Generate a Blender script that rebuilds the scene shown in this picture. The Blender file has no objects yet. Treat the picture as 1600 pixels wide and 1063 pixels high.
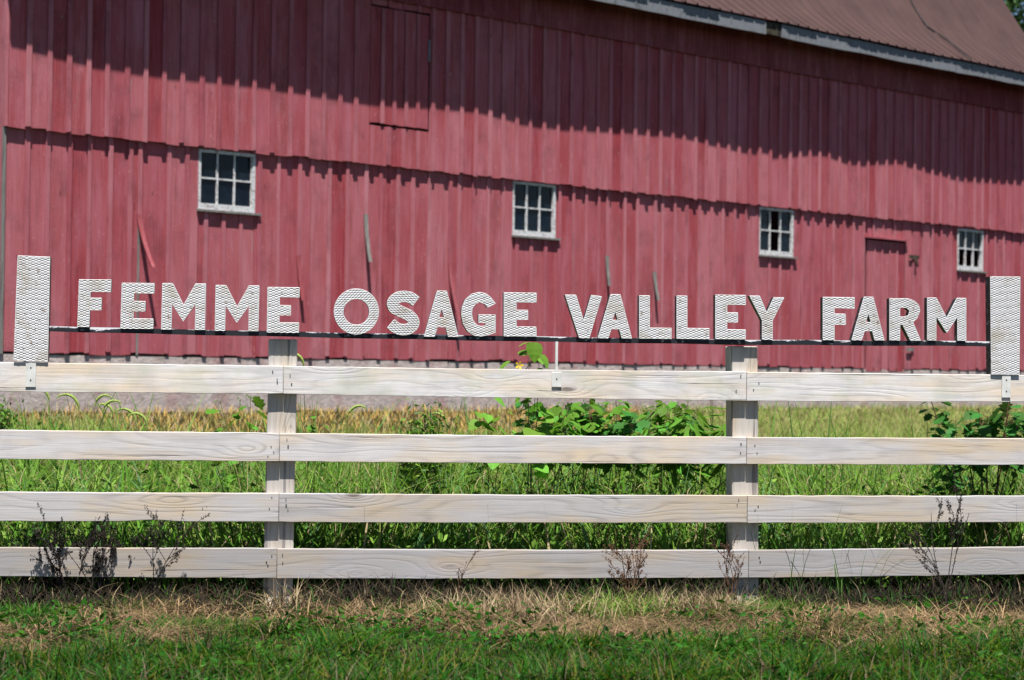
import bpy, math, random
import numpy as np
from mathutils import Vector, Matrix, Euler
random.seed(7); rng = np.random.default_rng(7)
R = math.radians
scene = bpy.context.scene
col = scene.collection

# ------------------------------------------------------------------ camera, sky, sun, exposure
EYE = 1.23; F = 3000.0; PITCH = 0.01783; ROLL = 0.012
cam_d = bpy.data.cameras.new('camera'); cam = bpy.data.objects.new('camera', cam_d); col.objects.link(cam)
CM = Matrix.Translation((0, 0, EYE)) @ Matrix.Rotation(math.pi/2 + PITCH, 4, 'X') @ Matrix.Rotation(ROLL, 4, 'Z')
cam.matrix_world = CM
cam_d.sensor_width = 36; cam_d.lens = 36*F/1600; cam_d.clip_start = 0.1; cam_d.clip_end = 2000
cam_d.dof.use_dof = True; cam_d.dof.focus_distance = 10.08; cam_d.dof.aperture_fstop = 3.6
scene.camera = cam
scene.render.resolution_x = 1024; scene.render.resolution_y = 680

SUN_EL = R(70.0); SX, SY = 0.06, -0.998            # direction towards the sun, in plan
bpy.context.view_layer.update(); world = bpy.data.worlds.new("World"); scene.world = world; world.use_nodes = True
wn = world.node_tree; bgn = wn.nodes['Background']
sky = wn.nodes.new('ShaderNodeTexSky'); sky.sky_type = 'NISHITA'; sky.sun_disc = False
sky.dust_density = 0.1; sky.air_density = 0.75; sky.ozone_density = 1.6; sky.sun_elevation = SUN_EL; sky.sun_rotation = math.atan2(SX, SY)
wn.links.new(sky.outputs[0], bgn.inputs[0]); bgn.inputs[1].default_value = 0.05
sd = bpy.data.lights.new('sun', 'SUN'); sd.energy = 5.0; sd.angle = R(0.53); sd.color = (1.0, 0.965, 0.925)
sun = bpy.data.objects.new('sun', sd); col.objects.link(sun)
sdir = Vector((SX*math.cos(SUN_EL), SY*math.cos(SUN_EL), math.sin(SUN_EL)))
sun.rotation_euler = sdir.to_track_quat('Z', 'Y').to_euler(); sun.location = (0, -5, 20)
scene.view_settings.view_transform = 'Standard'; scene.view_settings.look = 'None'
scene.view_settings.gamma = 1; scene.view_settings.use_curve_mapping = False
scene.view_settings.exposure = 1.08
scene.render.engine = 'CYCLES'

# ------------------------------------------------------------------ frames of reference
class Frame:
    """a vertical plane: origin o, x along the plane, y away from the viewer, z up"""
    def __init__(s, o, d):
        s.o = Vector(o); s.d = Vector((d[0], d[1], 0)).normalized(); s.n = Vector((-s.d.y, s.d.x, 0))
        s.ang = math.atan2(s.d.y, s.d.x)
        s.M = Matrix.Translation(s.o) @ Matrix.Rotation(s.ang, 4, 'Z')
    def at(s, px, py, y=0.0):                       # photograph pixel (1600 wide) -> (x, z) on the plane at offset y
        v = CM.to_3x3() @ Vector(((px-800)/F, -(py-531.5)/F, -1)); c = CM.translation
        t = (y - (c - s.o).dot(s.n))/v.dot(s.n); p = c + v*t - s.o
        return p.dot(s.d), p.z
    def dist(s, x, y): return (x - s.o.x)*s.n.x + (y - s.o.y)*s.n.y
def px_ray(px, D):                                   # plan position of a pixel column at depth D
    return (px-800)/F*D, D
FD = (22320, 3000); FEN = Frame((0, 10.1, 0), FD)
BD = (3270, 3000); BARN = Frame((0, 0, 0), BD)
bx, by = px_ray(3.5, 20.6); BARN = Frame((bx, by, 0), BD)
GZ = 0.75
def ground_z(x, y):
    df = FEN.dist(x, y); db = -BARN.dist(x, y)
    u = np.clip(df/np.maximum(df + np.maximum(db, 0), 0.01), 0, 1)
    u = np.where(df <= 0, 0, u)
    return GZ*u**0.95 + 0.012*np.sin(x*3.1+y*2.3) + 0.01*np.sin(x*7.3-y*5.1)*1.0

# ------------------------------------------------------------------ helpers
def tag(o, label=None, cat=None, group=None, kind=None):
    if label: o['label'] = label
    if cat: o['category'] = cat
    if group: o['group'] = group
    if kind: o['kind'] = kind
    return o
def empty(name, M=None, parent=None):
    o = bpy.data.objects.new(name, None); col.objects.link(o); o.empty_display_size = .1
    if parent: o.parent = parent
    elif M is not None: o.matrix_world = M
    return o
class MB:
    def __init__(s): s.v = []; s.f = []
    def add(s, vs, fs):
        n = len(s.v); s.v += [tuple(v) for v in vs]; s.f += [tuple(i+n for i in f) for f in fs]; return s
    def box(s, x0, x1, y0, y1, z0, z1, M=None):
        vs = [Vector(p) for p in ((x0,y0,z0),(x1,y0,z0),(x1,y1,z0),(x0,y1,z0),(x0,y0,z1),(x1,y0,z1),(x1,y1,z1),(x0,y1,z1))]
        if M: vs = [M @ v for v in vs]
        return s.add(vs, [(0,3,2,1),(4,5,6,7),(0,1,5,4),(1,2,6,5),(2,3,7,6),(3,0,4,7)])
    def tube(s, pts, rad, n=6):
        pts = [Vector(p) for p in pts]; rs = rad if hasattr(rad, '__len__') else [rad]*len(pts)
        vs = []; fs = []
        for i, p in enumerate(pts):
            t = (pts[min(i+1, len(pts)-1)] - pts[max(i-1, 0)]).normalized()
            a = t.cross(Vector((0, 0, 1)) if abs(t.z) < .9 else Vector((1, 0, 0))).normalized(); b = t.cross(a)
            for k in range(n):
                q = 2*math.pi*k/n; vs.append(p + (a*math.cos(q) + b*math.sin(q))*rs[i])
        for i in range(len(pts)-1):
            for k in range(n):
                fs.append((i*n+k, i*n+(k+1) % n, (i+1)*n+(k+1) % n, (i+1)*n+k))
        fs.append(tuple(range(n-1, -1, -1))); fs.append(tuple((len(pts)-1)*n+k for k in range(n)))
        return s.add(vs, fs)
    def mesh(s, name):
        m = bpy.data.meshes.new(name); m.from_pydata(s.v, [], s.f); m.update(); return m
    def build(s, name, mat, parent=None, smooth=False, bevel=0):
        m = s.mesh(name); m.materials.append(mat)
        o = bpy.data.objects.new(name, m); col.objects.link(o)
        if parent: o.parent = parent
        if smooth: m.polygons.foreach_set('use_smooth', [True]*len(m.polygons))
        if bevel:
            b = o.modifiers.new('b', 'BEVEL'); b.width = bevel; b.segments = 1; b.limit_method = 'ANGLE'
        return o
def np_mesh(name, V, faces, colr, mat, parent=None, smooth=True):
    """V (n,3); faces = list of int arrays (m,k); colr (n,4)"""
    m = bpy.data.meshes.new(name); m.vertices.add(len(V)); m.vertices.foreach_set('co', V.astype(np.float32).ravel())
    loops = np.concatenate([f.ravel() for f in faces]); tot = np.concatenate([np.full(len(f), f.shape[1]) for f in faces])
    st = np.concatenate([[0], np.cumsum(tot)[:-1]])
    m.loops.add(len(loops)); m.loops.foreach_set('vertex_index', loops.astype(np.int32))
    m.polygons.add(len(tot)); m.polygons.foreach_set('loop_start', st.astype(np.int32))
    m.polygons.foreach_set('loop_total', tot.astype(np.int32))
    m.polygons.foreach_set('use_smooth', np.full(len(tot), smooth))
    m.update(calc_edges=True)
    if colr is not None:
        a = m.attributes.new('tint', 'FLOAT_COLOR', 'POINT'); a.data.foreach_set('color', colr.astype(np.float32).ravel())
    m.materials.append(mat); o = bpy.data.objects.new(name, m); col.objects.link(o)
    if parent: o.parent = parent
    return o

# ------------------------------------------------------------------ materials
class NT:
    def __init__(s, name):
        s.m = bpy.data.materials.new(name); s.m.use_nodes = True; s.t = s.m.node_tree
        s.b = s.t.nodes['Principled BSDF']; s.out = s.t.nodes['Material Output']
    def n(s, typ, **kw):
        o = s.t.nodes.new('ShaderNode'+typ)
        for k, v in kw.items():
            if k.startswith('i_'):
                key = k[2:]; key = int(key) if key.isdigit() else key.replace('_', ' ')
                if hasattr(v, 'is_output') or isinstance(v, bpy.types.NodeSocket): s.t.links.new(v, o.inputs[key])
                else: o.inputs[key].default_value = v
            else: setattr(o, k, v)
        return o
    def l(s, a, b): s.t.links.new(a, b)
    def math(s, op, a, b=0.0, c=None, clamp=False):
        kw = dict(i_0=a, i_1=b)
        if c is not None: kw['i_2'] = c
        return s.n('Math', operation=op, use_clamp=clamp, **kw).outputs[0]
    def coord(s, scale=(1,1,1), rand=0.0, src='Object'):
        tc = s.n('TexCoord').outputs[src]
        if rand:
            oi = s.n('ObjectInfo').outputs['Random']
            cx = s.n('CombineXYZ', i_0=s.math('MULTIPLY', oi, 37.0*rand), i_1=s.math('MULTIPLY', oi, 91.0*rand), i_2=s.math('MULTIPLY', oi, 53.0*rand)).outputs[0]
            tc = s.n('VectorMath', operation='ADD', i_0=tc, i_1=cx).outputs[0]
        return s.n('Mapping', i_0=tc, i_3=scale).outputs[0]
    def noise(s, vec, scale=1, detail=4, rough=.55, dist=0, out='Fac'):
        return s.n('TexNoise', i_Vector=vec, i_Scale=scale, i_Detail=detail, i_Roughness=rough, i_Distortion=dist).outputs[out]
    def ramp(s, fac, stops):
        r = s.n('ValToRGB', i_0=fac); e = r.color_ramp.elements
        while len(e) < len(stops): e.new(.5)
        for i, (p, c) in enumerate(stops):
            e[i].position = p; e[i].color = (c, c, c, 1) if not hasattr(c, '__len__') else (*c, 1)
        return r.outputs[0]
    def mix(s, f, a, b, mode='MIX'):
        o = s.n('Mix', data_type='RGBA', blend_type=mode)
        for sock, v in ((o.inputs[0], f), (o.inputs[6], a), (o.inputs[7], b)):
            if isinstance(v, bpy.types.NodeSocket): s.l(v, sock)
            else: sock.default_value = v if not hasattr(v, '__len__') else (*v, 1)[:4]
        return o.outputs[2]
    def fin(s, color=None, rough=.8, bump=None, bd=.01, bs=.5, spec=.3):
        if color is not None:
            if isinstance(color, bpy.types.NodeSocket): s.l(color, s.b.inputs['Base Color'])
            else: s.b.inputs['Base Color'].default_value = (*color, 1)
        if isinstance(rough, bpy.types.NodeSocket): s.l(rough, s.b.inputs['Roughness'])
        else: s.b.inputs['Roughness'].default_value = rough
        s.b.inputs['Specular IOR Level'].default_value = spec
        if bump is not None:
            bp = s.n('Bump', i_Height=bump, i_Distance=bd, i_Strength=bs); s.l(bp.outputs[0], s.b.inputs['Normal'])
        return s.m

def red_paint(name, base=(.315,.038,.048), faded=(.40,.095,.118), worn=.5):
    k = NT(name); c = k.coord((1,1,1), 1.0)
    oi = k.n('ObjectInfo').outputs['Random']
    big = k.noise(k.coord((1.2,1,.5), .3), 1.0, 3)
    col_ = k.mix(k.ramp(big, [(.35,0),(.68,1)]), base, faded)
    grain = k.noise(k.n('Mapping', i_0=c, i_3=(60,60,2.2)).outputs[0], 1.0, 5, .6)
    col_ = k.mix(k.math('MULTIPLY', k.ramp(grain, [(.45,0),(.75,1)]), .45), col_, (.46,.16,.19))
    dk = k.ramp(k.noise(k.n('Mapping', i_0=c, i_3=(28,28,1.1)).outputs[0], 1.0, 4, .6), [(.28,1),(.40,0)])
    col_ = k.mix(k.math('MULTIPLY', dk, .6), col_, (.12,.018,.024))
    st_ = k.ramp(k.noise(k.n('Mapping', i_0=c, i_3=(7,7,.9)).outputs[0], 1.0, 5, .65), [(.52,0),(.70,.55)])
    col_ = k.mix(st_, col_, (.45,.15,.19))
    bare = k.ramp(k.noise(k.n('Mapping', i_0=c, i_3=(16,16,1.6)).outputs[0], 1.0, 5, .7), [(.655,0),(.72,.65)])
    col_ = k.mix(bare, col_, (.27,.21,.20))
    grime = k.ramp(k.noise(c, 2.2, 5, .65), [(.52,0),(.74,.5)])
    col_ = k.mix(grime, col_, (.13,.035,.042))
    fl = k.ramp(k.noise(k.n('Mapping', i_0=c, i_3=(34,34,9)).outputs[0], 1.0, 4, .7), [(.66,0),(.70,.8)])
    col_ = k.mix(fl, col_, (.50,.27,.28))
    # knots
    vo = k.n('TexVoronoi', i_Vector=k.n('Mapping', i_0=c, i_3=(5,5,1.7)).outputs[0], i_Scale=1.0).outputs['Distance']
    col_ = k.mix(k.ramp(vo, [(.03,.75),(.075,0)]), col_, (.13,.03,.035))
    sp = k.noise(c, 55, 2, .5)
    col_ = k.mix(k.ramp(sp, [(.68,0),(.74,.5)]), col_, (.55,.33,.33))
    hs = k.n('HueSaturation', i_Color=col_, i_Value=k.math('MULTIPLY_ADD', oi, .15, .90), i_Saturation=k.math('MULTIPLY_ADD', oi, -.12, 1.0)).outputs[0]
    # circular-saw marks
    w = k.n('TexWave', wave_type='BANDS', bands_direction='DIAGONAL', i_Vector=k.n('Mapping', i_0=c, i_3=(14,14,30)).outputs[0], i_Scale=1.6, i_Distortion=3.0, i_Detail=1.0, **{'i_Detail Scale'.replace(' ', '_'): .4}).outputs['Fac']
    h = k.math('ADD', k.math('MULTIPLY', grain, 1.0), k.math('MULTIPLY', w, .25))
    return k.fin(hs, .85, h, .006, .7, .2)

def wood(name, horizontal=True, light=(.53,.505,.495), dark=(.25,.225,.20), warm=(.55,.44,.31), val=1.0, algae=False):
    k = NT(name); c = k.coord((1,1,1), 1.0)
    sx = (1.1, 3, 1) if horizontal else (1, 3, 1.1)
    ax = 2 if horizontal else 0
    sep = k.n('SeparateXYZ', i_0=c).outputs
    st = (.9, 1, 7) if horizontal else (7, 1, .9)
    n1 = k.noise(k.n('Mapping', i_0=c, i_3=st).outputs[0], 1.0, 2, .5)
    # knots pull the rings round them
    ks = (1.9, .2, 6.5) if horizontal else (6.5, .2, 1.9)
    kv = k.n('TexVoronoi', i_Vector=k.n('Mapping', i_0=c, i_3=ks).outputs[0], i_Scale=1.0).outputs['Distance']
    kn = k.math('POWER', k.math('SUBTRACT', 1.0, k.math('MULTIPLY', kv, 1.5), clamp=True), 3.0)
    v = k.math('ADD', k.math('ADD', k.math('MULTIPLY', sep[ax], 17.0), k.math('MULTIPLY', n1, 6.5)), k.math('MULTIPLY', kn, 4.5))
    s_ = k.math('MULTIPLY_ADD', k.math('SINE', k.math('MULTIPLY', v, 6.283)), .5, .5)
    ring = k.math('MULTIPLY', k.math('POWER', s_, 3.0), k.ramp(k.noise(k.n('Mapping', i_0=c, i_3=((2.2,3,22) if horizontal else (22,3,2.2))).outputs[0], 1.0, 4, .6), [(.32,.25),(.62,1)]))
    f1 = (3, 40, 170) if horizontal else (170, 40, 3)
    fib = k.noise(k.n('Mapping', i_0=c, i_3=f1).outputs[0], 1.0, 4, .65)
    warmf = k.ramp(k.noise(k.n('Mapping', i_0=c, i_3=((1.6,1,8) if horizontal else (8,1,1.6))).outputs[0], 1.0, 3), [(.44,0),(.66,.9)])
    colr = k.mix(warmf, light, warm)
    rv = k.ramp(k.noise(c, 2.3, 2), [(.36,.05),(.70,.55)])
    colr = k.mix(k.math('MULTIPLY', ring, rv), colr, dark)
    colr = k.mix(k.math('MULTIPLY', k.ramp(fib, [(.50,0),(.72,1)]), .5), colr, (.33,.305,.295))
    crack = k.ramp(k.noise(k.n('Mapping', i_0=c, i_3=((1.2,9,75) if horizontal else (48,9,.9))).outputs[0], 1.0, 3, .5, .3), [(.29,1),(.335,0)] if horizontal else [(.36,1),(.42,0)])
    colr = k.mix(k.math('MULTIPLY', crack, .7), colr, (.10,.09,.09))
    core = k.ramp(kv, [(.06,1),(.12,0)])
    sel = k.ramp(k.noise(c, .9, 0), [(.49,0),(.52,1)])
    colr = k.mix(k.math('MULTIPLY', core, k.math('MULTIPLY', sel, .9)), colr, (.13,.095,.075))
    blot = k.noise(c, 5.5, 4); colr = k.mix(k.math('MULTIPLY', k.ramp(blot, [(.45,0),(.7,1)]), .4), colr, (.36,.345,.37))
    if algae:
        al = k.math('MULTIPLY', k.ramp(k.noise(c, 6, 3), [(.5,0),(.62,1)]), .22)
        colr = k.mix(al, colr, (.34,.38,.22))
    oi = k.n('ObjectInfo').outputs['Random']
    colr = k.n('HueSaturation', i_Color=colr, i_Value=k.math('MULTIPLY_ADD', oi, .12, .94*val)).outputs[0]
    h = k.math('SUBTRACT', k.math('MULTIPLY', fib, .5), k.math('ADD', k.math('MULTIPLY', ring, .35), k.math('MULTIPLY', crack, 1.2)))
    return k.fin(colr, .8, h, .002, .8, .25)

def foliage(name, base=None, trans=.35, rough=.5):
    k = NT(name)
    if base is None: c = k.n('Attribute', attribute_name='tint').outputs['Color']
    else:
        oi = k.n('ObjectInfo').outputs['Random']; n = k.noise(k.coord((1,1,1)), 30, 2)
        c = k.n('HueSaturation', i_Color=(*base, 1), i_Hue=k.math('MULTIPLY_ADD', oi, .04, .48), i_Value=k.math('MULTIPLY', k.math('MULTIPLY_ADD', oi, .6, .7), k.math('MULTIPLY_ADD', n, .5, .75))).outputs[0]
    k.l(c, k.b.inputs['Base Color']); k.b.inputs['Roughness'].default_value = rough+.1; k.b.inputs['Specular IOR Level'].default_value = .16
    tc = k.n('HueSaturation', i_Color=c, i_Value=1.5, i_Hue=.485).outputs[0]
    tr = k.n('BsdfTranslucent', i_0=tc); ms = k.n('MixShader', i_0=trans)
    k.l(k.b.outputs[0], ms.inputs[1]); k.l(tr.outputs[0], ms.inputs[2]); k.l(ms.outputs[0], k.out.inputs[0]); return k.m

M = {}
M['red'] = red_paint('faded red paint')
M['red2'] = red_paint('red paint on battens', (.335,.060,.078), (.43,.13,.155))
M['redbright'] = red_paint('bare bright red paint', (.28,.036,.046), (.31,.06,.072))
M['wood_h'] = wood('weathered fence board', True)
M['wood_mid'] = wood('weathered third fence board', True, (.44,.42,.41), (.21,.19,.17), (.47,.38,.27))  # third row toned down: weathering, plus lens edge falloff put into the colour
M['wood_low'] = wood('weathered lower fence board', True, (.315,.30,.295), (.14,.125,.115), (.36,.285,.20))  # darkest row: dirt and weathering, with some lens falloff painted in
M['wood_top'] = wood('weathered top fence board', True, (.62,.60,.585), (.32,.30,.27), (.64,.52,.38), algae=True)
M['wood_v'] = wood('weathered fence post', False, (.48,.44,.385), (.15,.125,.105), (.46,.37,.27))
M['redshaded'] = red_paint('red paint darkened as eave shade', (.17,.018,.024), (.24,.035,.045))  # siding red darkened to paint the shade under the eave onto the frieze
k = NT('bare grey wood'); g = k.noise(k.coord((60,60,3), 1), 1, 4)
M['greywood'] = k.fin(k.ramp(g, [(.3,(.09,.085,.08)),(.7,(.25,.235,.215))]), .85, g, .003, .5)
k = NT('rotten wood'); g = k.noise(k.coord((12,12,12), 1), 1, 5)
M['rotten'] = k.fin(k.ramp(g, [(.4,(.015,.014,.01)),(.75,(.09,.08,.05))]), .95, g, .01, .8)
k = NT('chalky white fascia paint'); c = k.coord((1,1,1), .5); g = k.noise(c, 9, 5, .65); g2 = k.noise(k.n('Mapping', i_0=c, i_3=(22,22,5)).outputs[0], 1, 4, .7)
cc = k.mix(k.ramp(g2, [(.52,0),(.68,1)]), (.17,.18,.195), (.075,.075,.075)); cc = k.mix(k.ramp(g, [(.6,0),(.72,.9)]), cc, (.09,.085,.07))
M['fascia'] = k.fin(cc, .8, g2, .004, .6)
k = NT('white window paint'); c = k.coord((1,1,1), .5); g = k.noise(k.n('Mapping', i_0=c, i_3=(18,18,30)).outputs[0], 1, 4, .6)
M['winpaint'] = k.fin(k.mix(k.ramp(g, [(.50,0),(.62,.8)]), (.56,.56,.56), (.26,.22,.21)), .7, g, .002, .4)
k = NT('old window glass'); c = k.coord((1,1,1), 1); g = k.noise(c, 6, 3)
k.b.inputs['IOR'].default_value = 1.5
M['glass'] = k.fin(k.mix(k.ramp(g, [(.4,0),(.75,1)]), (.003,.006,.012), (.010,.018,.026)), k.math('MULTIPLY_ADD', g, .25, .03), g, .004, .25, .22)
k = NT('dark void'); M['dark'] = k.fin((.01,.009,.009), .95)
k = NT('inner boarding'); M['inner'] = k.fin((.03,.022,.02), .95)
k = NT('limewashed foundation'); c = k.coord((1,1,1)); g = k.noise(c, 2.2, 6, .65); g2 = k.noise(c, 14, 5, .6)
sz = k.n('SeparateXYZ', i_0=c).outputs[2]
cc = k.mix(k.ramp(g, [(.35,0),(.7,1)]), (.36,.295,.27), (.50,.44,.42)); cc = k.mix(k.ramp(g2, [(.55,0),(.72,.6)]), cc, (.21,.18,.16))
rs = k.math('MULTIPLY', k.ramp(k.math('ADD', sz, k.math('MULTIPLY', g2, .18)), [(1.36/2,0),(1.46/2,.8)]) if False else k.ramp(k.noise(k.n('Mapping', i_0=c, i_3=(3,3,1.2)).outputs[0], 1, 3), [(.5,0),(.65,.45)]), 1.0)
cc = k.mix(rs, cc, (.28,.12,.12))
M['found'] = k.fin(cc, .9, k.math('ADD', g, g2), .02, .6)
k = NT('red metal roofing'); c = k.coord((1,1,1), .2); g = k.noise(c, 1.4, 5, .6); g2 = k.noise(k.n('Mapping', i_0=c, i_3=(9,2,2)).outputs[0], 1, 4, .6)
cc = k.mix(k.ramp(g, [(.35,0),(.7,1)]), (.046,.023,.021), (.064,.034,.030)); cc = k.mix(k.ramp(g2, [(.55,0),(.75,.5)]), cc, (.028,.018,.017))
M['roof'] = k.fin(cc, .75, g2, .003, .3, .25)
k = NT('black cable'); M['cable'] = k.fin((.02,.018,.018), .7)
k = NT('expanded metal painted white'); c = k.coord((1,1,1), .5); g = k.noise(c, 9, 4); g2 = k.noise(c, 45, 3)
cc = k.mix(k.ramp(g, [(.52,0),(.72,.7)]), (.66,.66,.66), (.44,.39,.30)); cc = k.mix(k.ramp(g2, [(.62,0),(.70,.8)]), cc, (.24,.17,.12))
M['meshpaint'] = k.fin(cc, .55, None, spec=.4)
k = NT('black paint on sign sides'); c = k.coord((1,1,1), .5); g = k.noise(c, 38, 4, .6)
M['signblack'] = k.fin(k.mix(k.ramp(g, [(.60,0),(.67,.75)]), (.017,.019,.023), (.38,.36,.35)), .5, g, .001, .3)
k = NT('grey sign backing'); g = k.noise(k.coord((1,1,1), .5), 12, 4)
M['signback'] = k.fin(k.ramp(g, [(.3,(.03,.03,.034)),(.7,(.075,.068,.06))]), .8)
k = NT('flaking rail paint'); c = k.coord((1,1,1)); g = k.noise(k.n('Mapping', i_0=c, i_3=(20,20,60)).outputs[0], 1, 5, .7)
pat = k.noise(k.n('Mapping', i_0=c, i_3=(2.6,1,1)).outputs[0], 1, 3, .6)
at = k.n('Attribute', attribute_name='upper').outputs['Fac']
f = k.math('ADD', k.math('ADD', k.math('MULTIPLY', at, .36), k.math('MULTIPLY', g, .55)), k.math('MULTIPLY', pat, .8))
M['rail'] = k.fin(k.mix(k.ramp(k.math('MULTIPLY', f, .9), [(.885,0),(.905,1)]), (.012,.014,.018), (.66,.65,.68)), .6, f, .002, .5)
k = NT('galvanised bracket'); g = k.noise(k.coord((1,1,1), 1), 25, 4)
M['bracket'] = k.fin(k.ramp(g, [(.3,(.50,.50,.47)),(.8,(.70,.70,.66))]), .5, g, .001, .3)
k = NT('rusty nail'); M['nail'] = k.fin((.05,.04,.035), .8)
k = NT('bark'); g = k.noise(k.coord((9,9,2), 1), 1, 5); M['bark'] = k.fin(k.ramp(g, [(.3,(.05,.04,.03)),(.7,(.16,.13,.10))]), .9, g, .03, .8)
M['grass'] = foliage('grass blades'); M['straw'] = foliage('dry straw', None, .15, .7)
M['leaf'] = foliage('weed leaf', (.085,.215,.020)); M['leaf2'] = foliage('dark weed leaf', (.038,.135,.022), .3)
M['leafb'] = foliage('bright vine leaf', (.14,.30,.035), .4); M['leafs'] = foliage('shrub leaf', (.07,.15,.03), .3)
M['treeleaf'] = foliage('tree leaf', None, .3)
k = NT('green stem'); M['stem'] = k.fin((.08,.10,.035), .6)
k = NT('reddish stem'); M['stemr'] = k.fin((.11,.055,.03), .7)
k = NT('dead stem'); M['dead'] = k.fin((.028,.020,.017), .85)
k = NT('grass seed head'); M['seed'] = k.fin((.24,.31,.07), .8)
k = NT('yellow blossom'); M['yellow'] = k.fin((.75,.5,.03), .6)
k = NT('soil under grass'); c = k.coord((1,1,1)); g = k.noise(c, .35, 6, .65); g2 = k.noise(c, 7, 6, .7)
cc = k.mix(k.ramp(g2, [(.35,0),(.7,1)]), (.010,.007,.005), (.034,.024,.014)); cc = k.mix(k.ramp(g, [(.35,0),(.65,1)]), cc, (.018,.024,.008))
M['ground'] = k.fin(cc, .95, g2, .05, .8, .04)

# ------------------------------------------------------------------ ground
gx = np.concatenate([[-900,-300,-100,-40,-20], np.linspace(-12, 22, 150), [30,60,120,300,900]])
gy = np.concatenate([[-900,-200,-50,-10,0], np.linspace(3, 40, 160), [50,80,150,400,1200]])
X, Y = np.meshgrid(gx, gy); Z = ground_z(X, Y); far = (np.abs(X) > 25) | (Y > 45)
V = np.stack([X.ravel(), Y.ravel(), Z.ravel()], 1); nx = len(gx); ny = len(gy)
ii = (np.arange(ny-1)[:, None]*nx + np.arange(nx-1)[None]).ravel()
go = np_mesh('ground', V, [np.stack([ii, ii+1, ii+nx+1, ii+nx], 1)], None, M['ground']); tag(go, kind='structure')

# ------------------------------------------------------------------ barn
barn = empty('barn', BARN.M); tag(barn, 'long red board and batten barn with four small windows and a rust red metal roof', 'barn')
def bz(px, py, y=0): return BARN.at(px, py, y)
# calibration from the photograph
UP = -0.045                                             # face of the upper siding stands proud of the lower
z_led = np.mean([bz(5,200,UP)[1], bz(535,256,UP)[1], bz(1066,306,UP)[1], bz(1598,362,UP)[1]])
z_sid = np.mean([bz(100,548)[1], bz(540,557)[1], bz(830,566)[1], bz(1400,580)[1]])
OV = 0.53
z_eave = np.mean([bz(1066,31,-OV)[1], bz(1600,131,-OV)[1]])
print('ledge', z_led, [bz(5,200,UP)[1], bz(1598,362,UP)[1]], 'siding bottom', z_sid, [bz(100,548)[1], bz(1400,580)[1]], 'eave', z_eave, [bz(1066,31,-OV)[1], bz(1600,131,-OV)[1]])
n_s = sdir.dot(-BARN.n); t_s = sdir.dot(BARN.d); DROP = sdir.z/n_s; SHIFT = -t_s/n_s
print('drop', DROP, 'shift', SHIFT)
shp = [(5,72),(60,84),(133,104),(200,116),(266,124),(400,137),(470,148),(533,158),(600,168),(666,169),(770,181),(815,196),(870,203),(1000,211),(1066,217),(1150,236),(1209,249),(1250,244),(1283,242),(1333,261),(1400,256),(1466,274),(1500,284),(1600,290)]
OH = []
for px_, py_ in shp:
    s_, zz = bz(px_, py_, UP); o_ = (z_eave - zz)/DROP; OH.append((s_ - SHIFT*o_, o_ - UP))
print('overhangs', [round(o, 3) for _, o in OH][::3])
ohs = np.array([a for a, _ in OH]); oho = np.array([b for _, b in OH])
def overhang(s): return float(np.interp(s, ohs, oho))
WIN = []
for x0, x1, yt, yb in ((310,398,237,330),(801,867.5,286,370),(1185.5,1239,326,400),(1496,1535.5,359,423)):
    a = bz(x0, (yt+yb)/2)[0]; b = bz(x1, (yt+yb)/2)[0]; xm = (x0+x1)/2
    WIN.append((a, b, bz(xm, yb)[1], bz(xm, yt)[1]))
print('windows', [(round(b-a,2), round(d-c,2), round(d,2)) for a,b,c,d in WIN])
DOOR = (bz(1350,480)[0], bz(1414,480)[0], z_sid-.05, bz(1382,374)[1])
HAT = (bz(577,200,UP)[0], bz(671,200,UP)[0], bz(624,201,UP)[1], bz(624,14,UP)[1])
print('door', DOOR, 'hatch', HAT)
# roof profile (horizontal run inwards from the eave edge, rise)
PROF = [(0,0),(.3,.20),(.6,.43),(.85,.70),(1.1,1.04),(1.4,1.48),(2.4,3.05),(4.0,5.5),(5.6,6.4)]
z_roof = z_eave + .215
# end of the roof: solve for the rake running through pixel (1600,45)
def proj(p):
    q = CM.inverted() @ (BARN.M @ Vector(p)); return 800 - q.x/q.z*F, 531.5 + q.y/q.z*F
def rake_x_at(s, ytarget):
    last = None
    for (t0, r0), (t1, r1) in zip(PROF, PROF[1:]):
        for i in range(20):
            t = t0+(t1-t0)*i/20; r = r0+(r1-r0)*i/20; q = proj((s, -overhang(s)+t, z_roof+r))
            if q[1] < ytarget: return q[0]
    return 9999
lo, hi = 15.0, 40.0
for _ in range(40):
    mid = (lo+hi)/2
    if rake_x_at(mid, 45) < 1600: lo = mid
    else: hi = mid
S_END = lo - .25; print('S_END', S_END)
S_WALL = S_END - .2

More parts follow.
